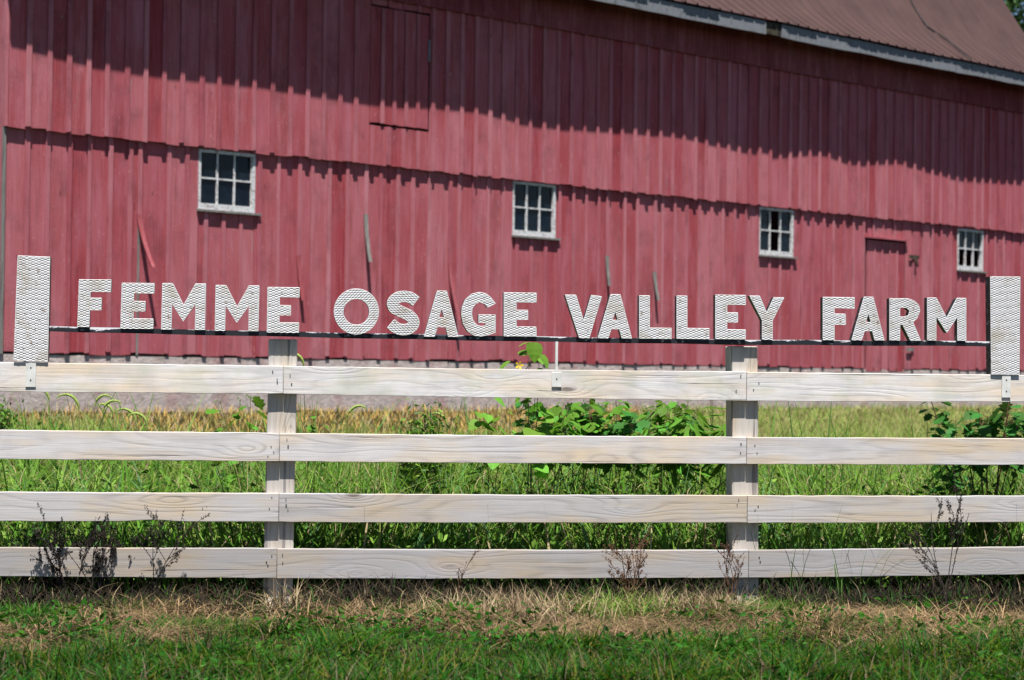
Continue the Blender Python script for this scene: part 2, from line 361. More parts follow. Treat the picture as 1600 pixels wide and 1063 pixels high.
def board(name, s0, s1, y0, y1, z0, z1, mat, parent=barn, skew=None):
    m = MB(); j = random.uniform
    a = skew if skew is not None else j(-.004, .004); e = j(-.012, .012)
    vs = [(s0+a,y0,z0),(s1+a,y0,z0+e),(s1+a,y1,z0+e),(s0+a,y1,z0),(s0,y0,z1),(s1,y0,z1),(s1,y1,z1),(s0,y1,z1)]
    m.add(vs, [(0,1,5,4),(1,2,6,5),(2,3,7,6),(3,0,4,7),(0,3,2,1),(4,5,6,7)])
    return m.build(name, mat, parent)
def spacing(s0, s1, base, jit):
    out = [s0]
    while out[-1] < s1 - base*.5: out.append(out[-1] + random.uniform(base-jit, base+jit))
    return out
def cuts(s0, s1, z0, z1, holes):
    """pieces of a board left by rectangular openings"""
    xs = sorted({s0, s1} | {h[0] for h in holes if s0 < h[0] < s1} | {h[1] for h in holes if s0 < h[1] < s1})
    for a, b in zip(xs, xs[1:]):
        if b - a < .012: continue
        segs = [(z0, z1)]
        for h in holes:
            if h[0] < (a+b)/2 < h[1]:
                new = []
                for p, q in segs:
                    if h[2] > p: new.append((p, min(q, h[2])))
                    if h[3] < q: new.append((max(p, h[3]), q))
                    if h[2] >= q or h[3] <= p: new = [(p, q)]
                segs = new
        for p, q in segs:
            if q - p > .02: yield a, b, p, q
# lower row
lowh = [(a, b, c_, d_) for a, b, c_, d_ in WIN] + [DOOR]
LB = spacing(.0, S_WALL, .262, .018); UB = spacing(.0, S_WALL, .25, .016)
PEEL_PX = [(217,335,418,.17,.055,'greywood'), (466,400,470,.055,.02,'redbright'), (571,335,410,.10,.0,'greywood'), (702,410,500,.11,.05,'redbright'), (948,400,447,.05,.0,'greywood'), (1022,425,470,.07,.01,'greywood')]
peels = [(bz(p[0], p[1])[0], bz(p[0], p[1])[1], bz(p[0], p[2])[1], p[3], p[4], p[5]) for p in PEEL_PX]
for p in peels:                                          # let a joint fall where each loose batten hangs
    i = min(range(len(LB)), key=lambda q: abs(LB[q]-p[0])); LB[i] = p[0]
for a, b in zip(LB, LB[1:]):
    zb = z_sid + random.uniform(-.018, .015)
    for q in cuts(a, b, zb, z_led + .12, lowh):
        board('siding_board', q[0]+.003, q[1]-.003, 0 + random.uniform(0, .005), .022, q[2], q[3], M['red'])
for s in LB[1:-1]:
    w = random.uniform(.024, .031); zb = z_sid + random.uniform(-.01, .03)
    pl = [p for p in peels if abs(p[0]-s) < .02]
    for q in cuts(s-w, s+w, zb, z_led + .10, lowh):
        if q[1]-q[0] < .03: continue
        if pl:
            p = pl[0]
            if q[3] > p[1]: board('batten', q[0], q[1], -.018, -.0005, max(p[1], q[2]), q[3], M['red2'])
            board('batten', q[0]+.012, q[1]-.012, -.004, -.0005, q[2], p[1], M['greywood'] if p[3] > .15 else M['red'])
            continue
        if random.random() < .05: continue
        board('batten', q[0], q[1], -random.uniform(.013, .019), -.0005, q[2], q[3], M['red2'])
for s, zt, zb, out, side, mt in peels:                   # loose lower ends of battens, curling off the wall
    m = MB(); n = 10; vs = []; fs = []
    for i in range(n+1):
        t = i/n; z = zt + (zb-zt)*t; o = out*t**1.6; dx = side*t**1.4*1.6; w = .030 - .008*t
        vs += [(s-w+dx, -.001-o, z), (s+w+dx, -.001-o, z), (s+w+dx, -.018-o, z), (s-w+dx, -.018-o, z)]
    for i in range(n):
        for a, b in ((0,1),(1,2),(2,3),(3,0)): fs.append((i*4+a, i*4+b, i*4+4+b, i*4+4+a))
    fs += [(0,3,2,1), (n*4, n*4+1, n*4+2, n*4+3)]
    o = m.add(vs, fs).build('batten', M['redbright'] if mt == 'redbright' or out > .15 else M['greywood'], barn)
    o['label'] = 'loose batten curling away from the wall'
# upper row
uph = [HAT]
z_top = z_eave + .35
for a, b in zip(UB, UB[1:]):
    zb = z_led + random.uniform(-.012, .012)
    for q in cuts(a, b, zb, z_top, uph):
        board('siding_board', q[0]+.003, q[1]-.003, UP + random.uniform(0, .005), UP+.022, q[2], q[3], M['red'])
for s in UB[1:-1]:
    w = random.uniform(.026, .034); zb = z_led + random.uniform(-.014, .02)
    for q in cuts(s-w, s+w, zb, z_top, uph):
        if q[1]-q[0] < .03: continue
        board('batten', q[0], q[1], UP-random.uniform(.015, .021), UP-.0005, q[2], q[3], M['red2'])
# boarding behind the gaps
m = MB()
for q in cuts(-.02, S_WALL, z_sid-.02, z_top, lowh): m.box(q[0], q[1], .028, .06, q[2], q[3])
m.build('inner_wall', M['inner'], barn)
m = MB(); m.box(0, S_WALL, UP+.026, .026, z_led+.06, z_led+.11); m.build('ledger', M['inner'], barn)
# foundation: one poured wall, a shade behind the siding
nf = 120; xs = np.linspace(-.05, S_WALL, nf); m = MB(); vs = []; fs = []
for i, x in enumerate(xs):
    o = .012*math.sin(x*2.1) + random.uniform(-.006, .006)
    o *= .5; vs += [(x, .004+o, .2), (x, .004+o, GZ+.25), (x, .010+o, z_sid-.022), (x, .4, z_sid-.022)]
for i in range(nf-1):
    for a in range(3): fs.append((i*4+a, i*4+4+a, i*4+5+a, i*4+1+a))
m.add(vs, fs).build('foundation', M['found'], barn)
# corner board, bare and flaking
board('corner_board', -.040, -.004, -.022, -.0005, z_sid-.02, z_led-.005, M['greywood'])
board('corner_board', -.040, -.004, UP-.004, -.001, z_led, z_top, M['red'], skew=0)
# far-left gable end and the unseen sides
DEP = 11.2
ends = spacing(.0, DEP, .27, .02)
def roof_h(y):
    t = y + .45
    if t > DEP/2 + .45: t = DEP + .9 - t
    return z_roof + np.interp(t, [p[0] for p in PROF], [p[1] for p in PROF]) - .08
for a, b in zip(ends, ends[1:]):
    b_ = min(b, DEP) - .004
    vs = []
    for xx in (-.022, 0):
        vs += [(xx, a, z_sid), (xx, b_, z_sid), (xx, b_, roof_h(b_)), (xx, a, roof_h(a))]
    MB().add(vs, [(0,3,2,1),(4,5,6,7),(0,1,5,4),(1,2,6,5),(2,3,7,6),(3,0,4,7)]).build('siding_board', M['red'], barn)
m = MB(); n = 24
for xx in (.03, S_WALL):
    pts = [(xx, 0.05, .2)] + [(xx, DEP*i/n, roof_h(DEP*i/n)-.02) for i in range(n+1)] + [(xx, DEP, .2)]
    MB().add(pts, [tuple(range(len(pts)))]).build('end_wall', M['red'], barn)
pass
m = MB(); m.box(0, S_WALL, DEP, DEP+.1, .2, z_roof); m.build('back_wall', M['red'], barn)
m = MB(); m.box(.1, S_WALL-.1, .5, DEP-.1, .3, .5); m.build('barn_floor', M['dark'], barn)

# windows
for wi, (a, b, c_, d_) in enumerate(WIN):
    w = empty('window', parent=barn); w['label'] = ['window nearest the left end of the barn', 'window above the middle of the sign', 'window with its middle panes missing', 'narrow looking window right of the door'][wi]
    fr = MB(); st = .042; yb_ = .012; rp = .072
    fr.box(a, a+.03, yb_-.02, .06, c_, d_); fr.box(b-st, b, yb_-.024, .06, c_, d_)
    fr.box(a+.03, b-st, yb_-.022, .06, c_, c_+rp); fr.box(a+.03, b-st, yb_-.022, .06, d_-.035, d_)
    fr.build('frame', M['winpaint'], w)
    ia, ib, ic, id_ = a+.03, b-st, c_+rp, d_-.035; mw = .011
    pw = (ib-ia)/3; ph = (id_-ic)/2; mm = MB()
    for j in (1, 2): mm.box(ia+pw*j-mw, ia+pw*j+mw, .008, .042, ic, id_)
    for j in range(3):
        mm.box(ia+pw*j+(mw if j else 0), ia+pw*(j+1)-(mw if j < 2 else 0), .010, .040, ic+ph-.010, ic+ph+.010)
    mm.build('muntin', M['winpaint'], w)
    for j in range(3):
        for i in range(2):
            if wi == 2 and j == 1: continue                 # broken out
            if wi == 3 and i == 0: continue
            t = random.uniform(-.006, .006); u = random.uniform(-.006, .006)
            x0 = ia+pw*j+(mw if j else 0)-.004; x1 = ia+pw*(j+1)-(mw if j < 2 else 0)+.004; z0 = ic+ph*i+(.008 if i else 0); z1 = ic+ph*(i+1)-(0 if i else .008)
            MB().add([(x0,.030,z0),(x1,.030+t,z0),(x1,.030+t+u,z1),(x0,.030+u,z1),(x0,.034,z0),(x1,.034+t,z0),(x1,.034+t+u,z1),(x0,.034+u,z1)], [(0,1,2,3),(7,6,5,4),(0,4,5,1),(2,6,7,3)]).build('pane', M['glass'], w)
    MB().box(a-.02, b+.07, -.045, .03, c_-.028, c_-.002).build('sill', M['greywood'], w)
    if wi != 2 or True:
        MB().box(a-.05, b+.05, .35, .38, c_-.2, d_+.2).build('shade_board', M['inner'], w) if wi == 99 else None
# door with its own planks
door = empty('door', parent=barn)
ds = np.linspace(DOOR[0]+.075, DOOR[1]-.015, 6)
for a, b in zip(ds, ds[1:]):
    board('plank', a+.003, b-.003, .012+random.uniform(-.004,.004), .034, z_sid-.05+random.uniform(-.01,.01), DOOR[3]-.03, M['red'], door)
for a in ds[1:-1:1]:
    board('batten', a-.014, a+.014, -.002, .0075, z_sid+.0, DOOR[3]-.04, M['red2'], door)
MB().box(DOOR[0]-.03, DOOR[1]+.02, -.05, -.0, DOOR[3]-.004, DOOR[3]+.022).build('head_trim', M['red'], door)
# latch and weathered patch boards right of the door
lx, lz = bz(1428, 402); m = MB(); m.box(lx-.16, lx+.10, -.034, -.020, lz-.03, lz+.03); m.box(lx-.02, lx+.03, -.05, -.034, lz-.11, lz-.035); m.build('latch', M['rotten'], door)
lx, lz = bz(1420, 546); MB().box(lx-.09, lx+.09, -.04, -.02, lz-.03, lz+.025, Matrix.Rotation(0, 4, 'Y')).build('latch_block', M['greywood'], door)
# hatch in the upper wall
hatch = empty('hatch', parent=barn)
hs_ = np.linspace(HAT[0]+.006, HAT[1]-.018, 6)
for a, b in zip(hs_, hs_[1:]):
    board('plank', a+.003, b-.003, UP+.002+random.uniform(-.004,.003), UP+.022, HAT[2]+.034+random.uniform(-.008,.010), HAT[3]-.02, M['red'], hatch)
for a in hs_[1:-1]: board('batten', a-.028, a+.028, UP-.018, UP-.003, HAT[2]+.034, HAT[3]-.03, M['red2'], hatch)
ax_, az_ = bz(672, 80, UP); MB().box(ax_-.03, ax_-.002, UP-.01, UP+.01, az_-.14, az_+.14).build('hinge_strap', M['fascia'], hatch)
# frieze under the eave, fascia, soffit
m = MB(); fs0 = spacing(-.1, S_WALL, 2.4, .3)
zf1 = np.mean([bz(1066,79,UP-.02)[1], bz(1300,128,UP-.02)[1]])
for a, b in zip(fs0, fs0[1:]):
    MB().box(a+.004, min(b, S_WALL)-.004, UP-.045, UP-.0215, zf1+random.uniform(-.01,.01), z_top).build('frieze_board', M['redshaded'], barn)
jpx = [bz(p, 60, -OV)[0] for p in (1197, 1221, 1495)]
joints = [-.35, 3.1, 6.4] + jpx + [jpx[-1]+4, S_END]
for i, (a, b) in enumerate(zip(joints, joints[1:])):
    rot = i == 3; n = max(1, int((b-a)/.3)); vs = []; fs = []
    for q in range(n+1):
        s = a+.003 + (b-a-.006)*q/n; o = -overhang(s) + (.012 if rot else 0); j = random.uniform(-.006, .006)
        vs += [(s, o, z_eave+j+(.01 if rot else 0)), (s, o, z_roof-.02), (s, o+.024, z_roof-.02), (s, o+.024, z_eave+j+.002)]
    for q in range(n):
        for c0 in range(4): fs.append((q*4+c0, q*4+4+c0, q*4+4+(c0+1)%4, q*4+(c0+1)%4))
    fs += [(0,1,2,3), (n*4+3,n*4+2,n*4+1,n*4)]
    o = MB().add(vs, fs).build('fascia_board', M['rotten'] if rot else M['fascia'], barn)
    if rot: o['label'] = 'blackened rotten length of eave board'
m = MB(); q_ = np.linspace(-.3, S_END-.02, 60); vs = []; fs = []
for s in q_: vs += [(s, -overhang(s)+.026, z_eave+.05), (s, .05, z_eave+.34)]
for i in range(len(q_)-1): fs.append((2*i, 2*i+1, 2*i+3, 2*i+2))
m.add(vs, fs).build('soffit', M['inner'], barn)  # near-black colour deepens the shade under the eave
# sheet metal roof: separate sheets with three ribs each
rib = [(0,0),(.012,.030),(.030,.030),(.042,0)]
def roof_sheet(s0, back=False, rows=None):
    cols = []
    for r in range(3):
        for dx, dz in rib: cols.append((r*.25+dx, dz))
    cols.append((.752, 0)); vs = []; fs = []; lap = random.uniform(.0, .006); cut = random.uniform(-.012, .012)
    for j, (t, r) in enumerate(rows):
        for dx, dz in cols:
            s = min(s0+dx, S_END); o = -overhang(s) - .035 + (cut if j == 0 else 0)
            if back: vs.append((s, DEP - (o+t), z_roof+r+dz+.003*lap))
            else: vs.append((s, o+t, z_roof+r+dz+lap))
    nc = len(cols)
    for j in range(len(rows)-1):
        for i in range(nc-1):
            q = (j*nc+i, j*nc+i+1, (j+1)*nc+i+1, (j+1)*nc+i); fs.append(q if not back else q[::-1])
    o = MB().add(vs, fs).build('roof_sheet', M['roof'], barn)
    sm = o.modifiers.new('s', 'SOLIDIFY'); sm.thickness = .004; sm.offset = 1
    return o
s = -.35
while s < S_END-.05:
    # lower course laps under the upper one
    roof_sheet(s, False, PROF[:7]); up = [(p[0], p[1]+.012) for p in PROF[6:]]
    roof_sheet(s, False, [(2.25, PROF[6][1]-.22)] + up)
    s += .75
vs = []; fs = []
for j, (t, r) in enumerate(PROF): vs += [(-.35, DEP+.45-t, z_roof+r), (S_END, DEP+.45-t, z_roof+r)]
for j in range(len(PROF)-1): fs.append((2*j, 2*j+1, 2*j+3, 2*j+2))
MB().add(vs, fs).build('back_roof', M['roof'], barn)
vs = []; fs = []
for j, (t, r) in enumerate(PROF):
    y_ = -overhang(S_END)+t-.03; vs += [(S_END+.03, y_, z_roof+r+.03), (S_END+.03, y_, z_roof+r-.14), (S_END, y_, z_roof+r-.14), (S_END, y_, z_roof+r+.03)]
for j in range(len(PROF)-1):
    for c0 in range(4): fs.append((4*j+c0, 4*j+4+c0, 4*j+4+(c0+1)%4, 4*j+(c0+1)%4))
MB().add(vs, fs).build('rake_board', M['roof'], barn)
# old cable lying down the roof
def roof_pt(px, py):                                      # hit of a pixel ray with the roof surface, marching
    v = (BARN.M.inverted().to_3x3() @ (CM.to_3x3() @ Vector(((px-800)/F, -(py-531.5)/F, -1)))); c = BARN.M.inverted() @ CM.translation
    for i in range(9000):
        p = c + v*(15+i*.005)
        t = p.y + overhang(p.x)
        if t > 0 and p.z < z_roof + np.interp(t, [q[0] for q in PROF], [q[1] for q in PROF]): return p
    return None
cp = [(1418,-6),(1423,10),(1434,28),(1447,46),(1462,56),(1480,68),(1497,82),(1514,96)]
pts = [roof_pt(*q) for q in cp]; pts = [p + Vector((0,-.03,.04)) for p in pts if p]
if len(pts) > 2: MB().tube(pts, .014, 5).build('roof_cable', M['cable'], barn)

# ------------------------------------------------------------------ fence
fence = empty('wooden_fence', FEN.M); tag(fence, 'four board fence of grey weathered planks with square posts in front of the barn', 'fence')
def fp(px, py, y=0): return FEN.at(px, py, y)
TH = .037                                                # plank thickness; post faces are at y=0
def post(name, x0t, x1t, ytop, x0b, x1b, ybot, extra=0):
    a, zt = fp(x0t, ytop); b, _ = fp(x1t, ytop); c_, zb = fp(x0b, ybot); d_, _ = fp(x1b, ybot)
    k0 = (c_-a)/(zb-zt); k1 = (d_-b)/(zb-zt); z0 = -.3; zt += extra
    c0 = a + k0*(z0-zt); d0 = b + k1*(z0-zt); dp = .14
    m = MB(); n = 6; vs = []; fs = []
    for i in range(n+1):
        z = zt + (z0-zt)*i/n; l_ = a+(c0-a)*i/n; r_ = b+(d0-b)*i/n; w = random.uniform(-.0015, .0015)
        vs += [(l_+w,0,z),(r_+w,0,z),(r_+w,dp,z),(l_+w,dp,z)]
    for i in range(n):
        for c1 in range(4): fs.append((i*4+c1, i*4+4+c1, i*4+4+(c1+1)%4, i*4+(c1+1)%4))
    fs += [(0,1,2,3)]
    return m.add(vs, fs).build(name, M['wood_v'], fence, bevel=.005)
post('post', 420, 465, 530, 411, 457, 950)
post('post', 1143, 1184, 541, 1145, 1186, 930)
post('post', -300, -255, 535, -305, -260, 950); post('post', 1868, 1910, 548, 1868, 1910, 930)
rows = [ # y of top edge and bottom edge at x=0, 440, 1165, 1600 ; joints
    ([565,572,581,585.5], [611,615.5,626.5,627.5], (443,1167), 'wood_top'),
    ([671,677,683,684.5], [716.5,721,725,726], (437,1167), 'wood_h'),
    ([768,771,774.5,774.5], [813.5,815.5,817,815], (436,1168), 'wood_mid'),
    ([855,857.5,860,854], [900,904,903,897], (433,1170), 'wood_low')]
xs_ = [0, 440, 1165, 1600]
for ri, (tp, bt, jn, mt) in enumerate(rows):
    ed = [-278, jn[0], jn[1], 1888]
    for bi in range(3):
        n = 36; vs = []; fs = []; ph = random.uniform(0, 6); 
        for i in range(n+1):
            px_ = ed[bi]+.3 + (ed[bi+1]-ed[bi]-.6)*i/n
            def ex(arr):
                if px_ < 0: return arr[0] + (arr[1]-arr[0])/440*px_
                if px_ > 1600: return arr[3] + (arr[3]-arr[2])/435*(px_-1600)*.5
                return np.interp(px_, xs_, arr)
            sag = .8*math.sin(i/n*math.pi+ph*.1)
            x_, zt = fp(px_, ex(tp)+sag, -TH); _, zb = fp(px_, ex(bt)+sag, -TH)
            if ri == 2 and bi == 0 and 190 < px_ < 290: zb += .010*math.exp(-((px_-235)/28)**2)
            zt += random.uniform(-.0012,.0012); zb += random.uniform(-.0015,.0015); wv = .0015*math.sin(i*.5+ph)
            vs += [(x_,-TH+wv,zb),(x_,-TH+wv,zt),(x_,-.001+wv*.3,zt),(x_,-.001+wv*.3,zb)]
        for i in range(n):
            for c1 in range(4): fs.append((i*4+c1, i*4+(c1+1)%4, i*4+4+(c1+1)%4, i*4+4+c1))
        fs += [(0,3,2,1), (n*4,n*4+1,n*4+2,n*4+3)]
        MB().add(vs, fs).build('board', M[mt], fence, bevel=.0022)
nm = None
for ri, (tp, bt, jn, mt) in enumerate(rows):
    for j, jx in enumerate(jn):
        yt = np.interp(jx, xs_, tp); yb_ = np.interp(jx, xs_, bt)
        for sgn in (-1, 1):
            for q in random.sample(range(4), random.choice((2,3))):
                x_, z_ = fp(jx + sgn*random.uniform(8, 19), yt + (yb_-yt)*(.18+.21*q)+random.uniform(-4,4), -TH)
                if nm is None:
                    mb = MB(); mb.tube([(0,-.004,0),(0,.0,0)], [.0026,.0026], 8); nm = mb.mesh('nail'); nm.materials.append(M['nail'])
                o = bpy.data.objects.new('nail', nm); col.objects.link(o); o.parent = fence; o.location = (x_, -TH-.0005, z_)
                o.scale = (random.uniform(.8,1.3),1,random.uniform(.8,1.5)); o.rotation_euler.y = random.uniform(0,3)

# ------------------------------------------------------------------ sign
sign = empty('farm_sign', FEN.M); tag(sign, 'white openwork metal lettering reading FEMME OSAGE VALLEY FARM on a black rail above the fence', 'sign')
LY0, LY1 = -.042, .006                                    # front and back planes of the letters
def inside(polys, x, z):
    c_ = False
    for P in polys:
        j = len(P)-1
        for i in range(len(P)):
            (xi, zi), (xj, zj) = P[i], P[j]
            if (zi > z) != (zj > z) and x < (xj-xi)*(z-zi)/(zj-zi)+xi: c_ = not c_
            j = i
    return c_
LWD, SWD = .0305, .0127
def expanded(polys, y, parent, rot=0.0, mat='meshpaint'):
    """expanded-metal sheet cut to an outline: staggered slanted strands"""
    xs = [p[0] for P in polys for p in P]; zs = [p[1] for P in polys for p in P]
    cx, cz = (min(xs)+max(xs))/2, (min(zs)+max(zs))/2; Rr = max(max(xs)-min(xs), max(zs)-min(zs))*.75
    ni = int(Rr/(LWD/2))+2; nj = int(Rr/(SWD/2))+2; ca, sa = math.cos(rot), math.sin(rot)
    ox, oz = random.uniform(0, LWD), random.uniform(0, SWD)
    m = MB(); hh = .0021; dy = .0020
    def W(u, v): return cx + u*ca - v*sa + 0, cz + u*sa + v*ca
    for i in range(-ni, ni):
        for j in range(-nj, nj):
            if (i+j) % 2: continue
            u0, v0 = i*LWD/2 + ox % LWD, j*SWD/2 + oz % SWD
            for sg in (1, -1):
                u1, v1 = u0+LWD/2, v0+sg*SWD/2
                b = LWD*.20; K = 12; run = []
                for q in range(K+1):
                    t = q/K; uu = u0 + (u1-u0)*t; e = hh*.95
                    tt = 0 if uu < u0+b else 1 if uu > u1-b else (uu-u0-b)/(u1-u0-2*b)
                    vv = (v0+sg*e)*(1-tt) + (v1-sg*e)*tt
                    X_, Z_ = W(uu, vv); ok = inside(polys, X_, Z_)
                    if ok: run.append((uu, vv, tt))
                    if (not ok or q == K) and len(run) > 1:
                        pr = [run[0]] + [p_ for p_ in (run[len(run)//2],) if len(run) > 3] + [run[-1]] if len(run) > 2 else run
                        if len(run) == K+1: pr = [run[0], run[5], run[7], run[-1]]
                        vs = []; fs = []
                        for (uu_, vv_, _) in pr:
                            for (dv, dd) in ((hh, dy), (-hh, -dy), (-hh, -dy+.0012), (hh, dy+.0012)):
                                A_, B_ = W(uu_, vv_+dv); vs.append((A_, y+dd, B_))
                        for q2 in range(len(pr)-1):
                            for c1 in range(4): fs.append((q2*4+c1, q2*4+(c1+1)%4, q2*4+4+(c1+1)%4, q2*4+4+c1))
                        m.add(vs, fs)
                    if not ok: run = []
    return m.build('mesh_face', M[mat], parent)
def band(polys, y0, y1, parent):
    m = MB()
    for P in polys:
        n = len(P); vs = [(p[0], y0, p[1]) for p in P] + [(p[0], y1, p[1]) for p in P]
        m.add(vs, [(i, (i+1) % n, n+(i+1) % n, n+i) for i in range(n)])
    rm = MB()
    for P in polys:
        for i in range(len(P)):
            p, q = P[i], P[(i+1) % len(P)]; rm.tube([(p[0], y0-.001, p[1]), (q[0], y0-.001, q[1])], .0017, 4)
    rm.build('rim', M['meshpaint'], parent)
    o = m.build('side_band', M['signblack'], parent)
    s_ = o.modifiers.new('s', 'SOLIDIFY'); s_.thickness = .0022; s_.offset = 0
    return o
def backing(polys, y, parent):
    from mathutils.geometry import tessellate_polygon
    pl = [[Vector((p[0], p[1], 0)) for p in P] for P in polys]; flat = [p for P in pl for p in P]
    return MB().add([(p.x, y, p.y) for p in flat], [tuple(t) for t in tessellate_polygon(pl)]).build('back_plate', M['signback'], parent)
def ring(cx, cz, rx, rz, n=28): return [(cx+rx*math.cos(2*math.pi*i/n), cz+rz*math.sin(2*math.pi*i/n)) for i in range(n)]
def stroke(pts, w):
    P = [Vector(p) for p in pts]; out = []; sm = []
    for i in range(len(P)-1):
        p0, p1, p2, p3 = P[max(i-1,0)], P[i], P[i+1], P[min(i+2, len(P)-1)]
        for q in range(3):
            t = q/3; sm.append(.5*((2*p1)+(p2-p0)*t+(2*p0-5*p1+4*p2-p3)*t*t+(-p0+3*p1-3*p2+p3)*t**3))
    sm.append(P[-1]); L = []; Rt = []
    for i, p in enumerate(sm):
        t = (sm[min(i+1, len(sm)-1)]-sm[max(i-1, 0)]).normalized(); nn = Vector((-t.y, t.x))*w/2; L.append(tuple(p+nn)); Rt.append(tuple(p-nn))
    return L + Rt[::-1]
GL = {
 'E': (50,70,[[(0,0),(50,0),(50,15),(19,15),(19,28),(37,28),(37,43),(19,43),(19,55),(50,55),(50,70),(0,70)]]),
 'F': (50,72,[[(0,0),(50,0),(50,18),(18,18),(18,28),(36,28),(36,46),(18,46),(18,72),(0,72)]]),
 'M': (68,72,[[(0,72),(0,0),(16,0),(34,34),(52,0),(68,0),(68,72),(53,72),(53,31),(34,59),(15.5,31),(15.5,72)]]),
 'O': (70,70,[ring(35,35,35,35), ring(35,35.5,20.5,20.5,22)]),
 'S': (52,69,[stroke([(46,16),(37,10),(26,8.5),(16,11),(9.5,18),(11,25.5),(18,30),(27,34),(36,38.5),(42,45),(42.5,52),(36,58.5),(26,60.5),(16,58),(7,51)],16.5)]),
 'A': (53,71,[[(0,71),(20,0),(35,0),(53,71),(37.5,71),(33.5,56),(21,56),(16,71)], [(27,27),(22.5,42),(31.5,42)]]),
 'G': (54,68,[[(53,17),(46,8),(38,2),(28,0),(16,3),(6,12),(1,24),(0,36),(3,50),(10,61),(20,67),(30,68),(42,66),(53,62),(53,35),(27,35),(27,47),(38,47),(38,52),(31,53),(24,51),(18,44),(16,34),(17,25),(22,18),(28,15),(36,17),(41,23)]]),
 'V': (57,66,[[(0,0),(17,0),(29,40),(41,0),(57,2),(38,66),(22,66)]]),
 'L': (50,66,[[(0,0),(16,0),(16,50),(50,50),(50,66),(0,66)]]),
 'Y': (54,67,[[(0,0),(16,0),(27,26),(38,2),(54,2),(36,38),(36,67),(20,67),(20,38)]]),
 'R': (48,66,[[(0,66),(0,0),(28,0),(38,3),(45,10),(47,19),(43,30),(36,37),(48,66),(32,66),(20,41),(16,41),(16,66)], [(16,14),(26,14),(31,19),(29,27),(22,29),(16,29)]]),
}
LET = [('F',123,173,437.5,511),('E',190,240.5,443,513.5),('M',253.5,321,443.5,515),('M',337,404.5,446.5,517),('E',418,467.5,449.5,519.5),
 ('O',522,592,451.5,522.5),('S',604,656,455,524),('A',663,716,455,526),('G',721,775,457,525.5),('E',787.5,838,458,525.5),
 ('V',883,940,461.5,528),('A',934.5,987,460.5,528.5),('L',999,1049,462.5,529),('L',1057.5,1108,463,529.5),('E',1118,1165,461.5,530),('Y',1171,1225,463,530.5),
 ('F',1286,1335,465,531.5),('A',1331,1381.5,464.5,531.5),('R',1390,1438.5,467,532),('M',1449,1509.5,466,532)]
rots = {5: .42, 6: -.35, 7: .03}
count = {}
for i, (ch, x0, x1, y0, y1) in enumerate(LET):
    w, h, polys = GL[ch]; lean = 3.0*(1 - (x0/700)) if x0 < 700 else 0; lean = max(0, lean)
    L = empty('letter_'+ch.lower(), parent=sign); word = 'FEMME' if i < 5 else 'OSAGE' if i < 10 else 'VALLEY' if i < 16 else 'FARM'
    P2 = []
    for P in polys:
        q = []
        for (u, v) in P:
            px_ = x0 + u/w*(x1-x0) - lean*(v/h-.3); py_ = y0 + v/h*(y1-y0) + .012*(u/w-.5)*(x1-x0)
            q.append(fp(px_, py_, LY0))
        P2.append(q)
    expanded(P2, LY0, L, rots.get(i, random.uniform(-.03, .03)))
    band(P2, LY0+.001, LY1, L); backing(P2, LY1-.003, L)
# rail
RY0, RY1 = -.026, -.012
rl = [(76,509.5),(250,514),(440,518),(600,521.5),(870,526.5),(1160,531),(1548,533.5)]
vs = []; fs = []; up_ = []
n = 90
for i in range(n+1):
    px_ = 76 + (1548-76)*i/n; py_ = np.interp(px_, [a for a, _ in rl], [b for _, b in rl]) + .35*math.sin(i*.5)
    x_, z_ = fp(px_, py_, RY0); hgt = .027
    vs += [(x_,RY0,z_-hgt),(x_,RY0,z_-hgt*.45),(x_,RY0,z_),(x_,RY1,z_),(x_,RY1,z_-hgt)]; up_ += [0,.45,1,1,0]
for i in range(n):
    for c1 in range(5): fs.append((i*5+c1, i*5+(c1+1)%5, i*5+5+(c1+1)%5, i*5+5+c1))
fs += [(4,3,2,1,0), tuple(n*5+q for q in range(5))]
ro = MB().add(vs, fs).build('rail', M['rail'], sign)
at_ = ro.data.attributes.new('upper', 'FLOAT', 'POINT'); at_.data.foreach_set('value', up_)
# small black feet under each letter
# end panels
for (c4, nme) in (([(28,400),(78,402),(74.5,565),(21.5,563)], 'l'), ([(1547.5,432.5),(1594,433),(1592.5,585.5),(1549,585)], 'r')):
    P = [fp(*q, LY0-.004) for q in c4]; ep = empty('end_panel', parent=sign)
    ep['label'] = 'tall mesh panel at the left end of the sign' if nme == 'l' else 'tall mesh panel at the right end of the sign'
    expanded([P], LY0-.004, ep, .022 if nme == 'l' else .002); band([P], LY0-.003, LY1+.02, ep); backing([P], LY1+.015, ep)
def plate(x0, x1, y0, y1, rod=None):
    a, zt = fp(x0, y0, -TH); b, zb = fp(x1, y1, -TH)
    o = MB().box(a, b, -TH-.007, -TH-.002, zb, zt).build('bracket_plate', M['bracket'], sign, bevel=.001)
    for fy in ((.28, .78) if rod is None else (.55,)):
        m = MB(); m.tube([((a+b)/2, -TH-.0085, zb+(zt-zb)*fy), ((a+b)/2, -TH-.0065, zb+(zt-zb)*fy)], .0038, 8); s_ = m.build('screw', M['nail'], o)
plate(40.5, 56, 566, 605); plate(1565, 1578.5, 586, 621.5); plate(862, 877, 582, 605, 1)
a, zt = fp(868, 534, -.02); _, zb = fp(868, 583, -.02); MB().box(a-.003, a+.010, -TH-.006, -TH+.008, zb, zt).build('support_rod', M['bracket'], sign)
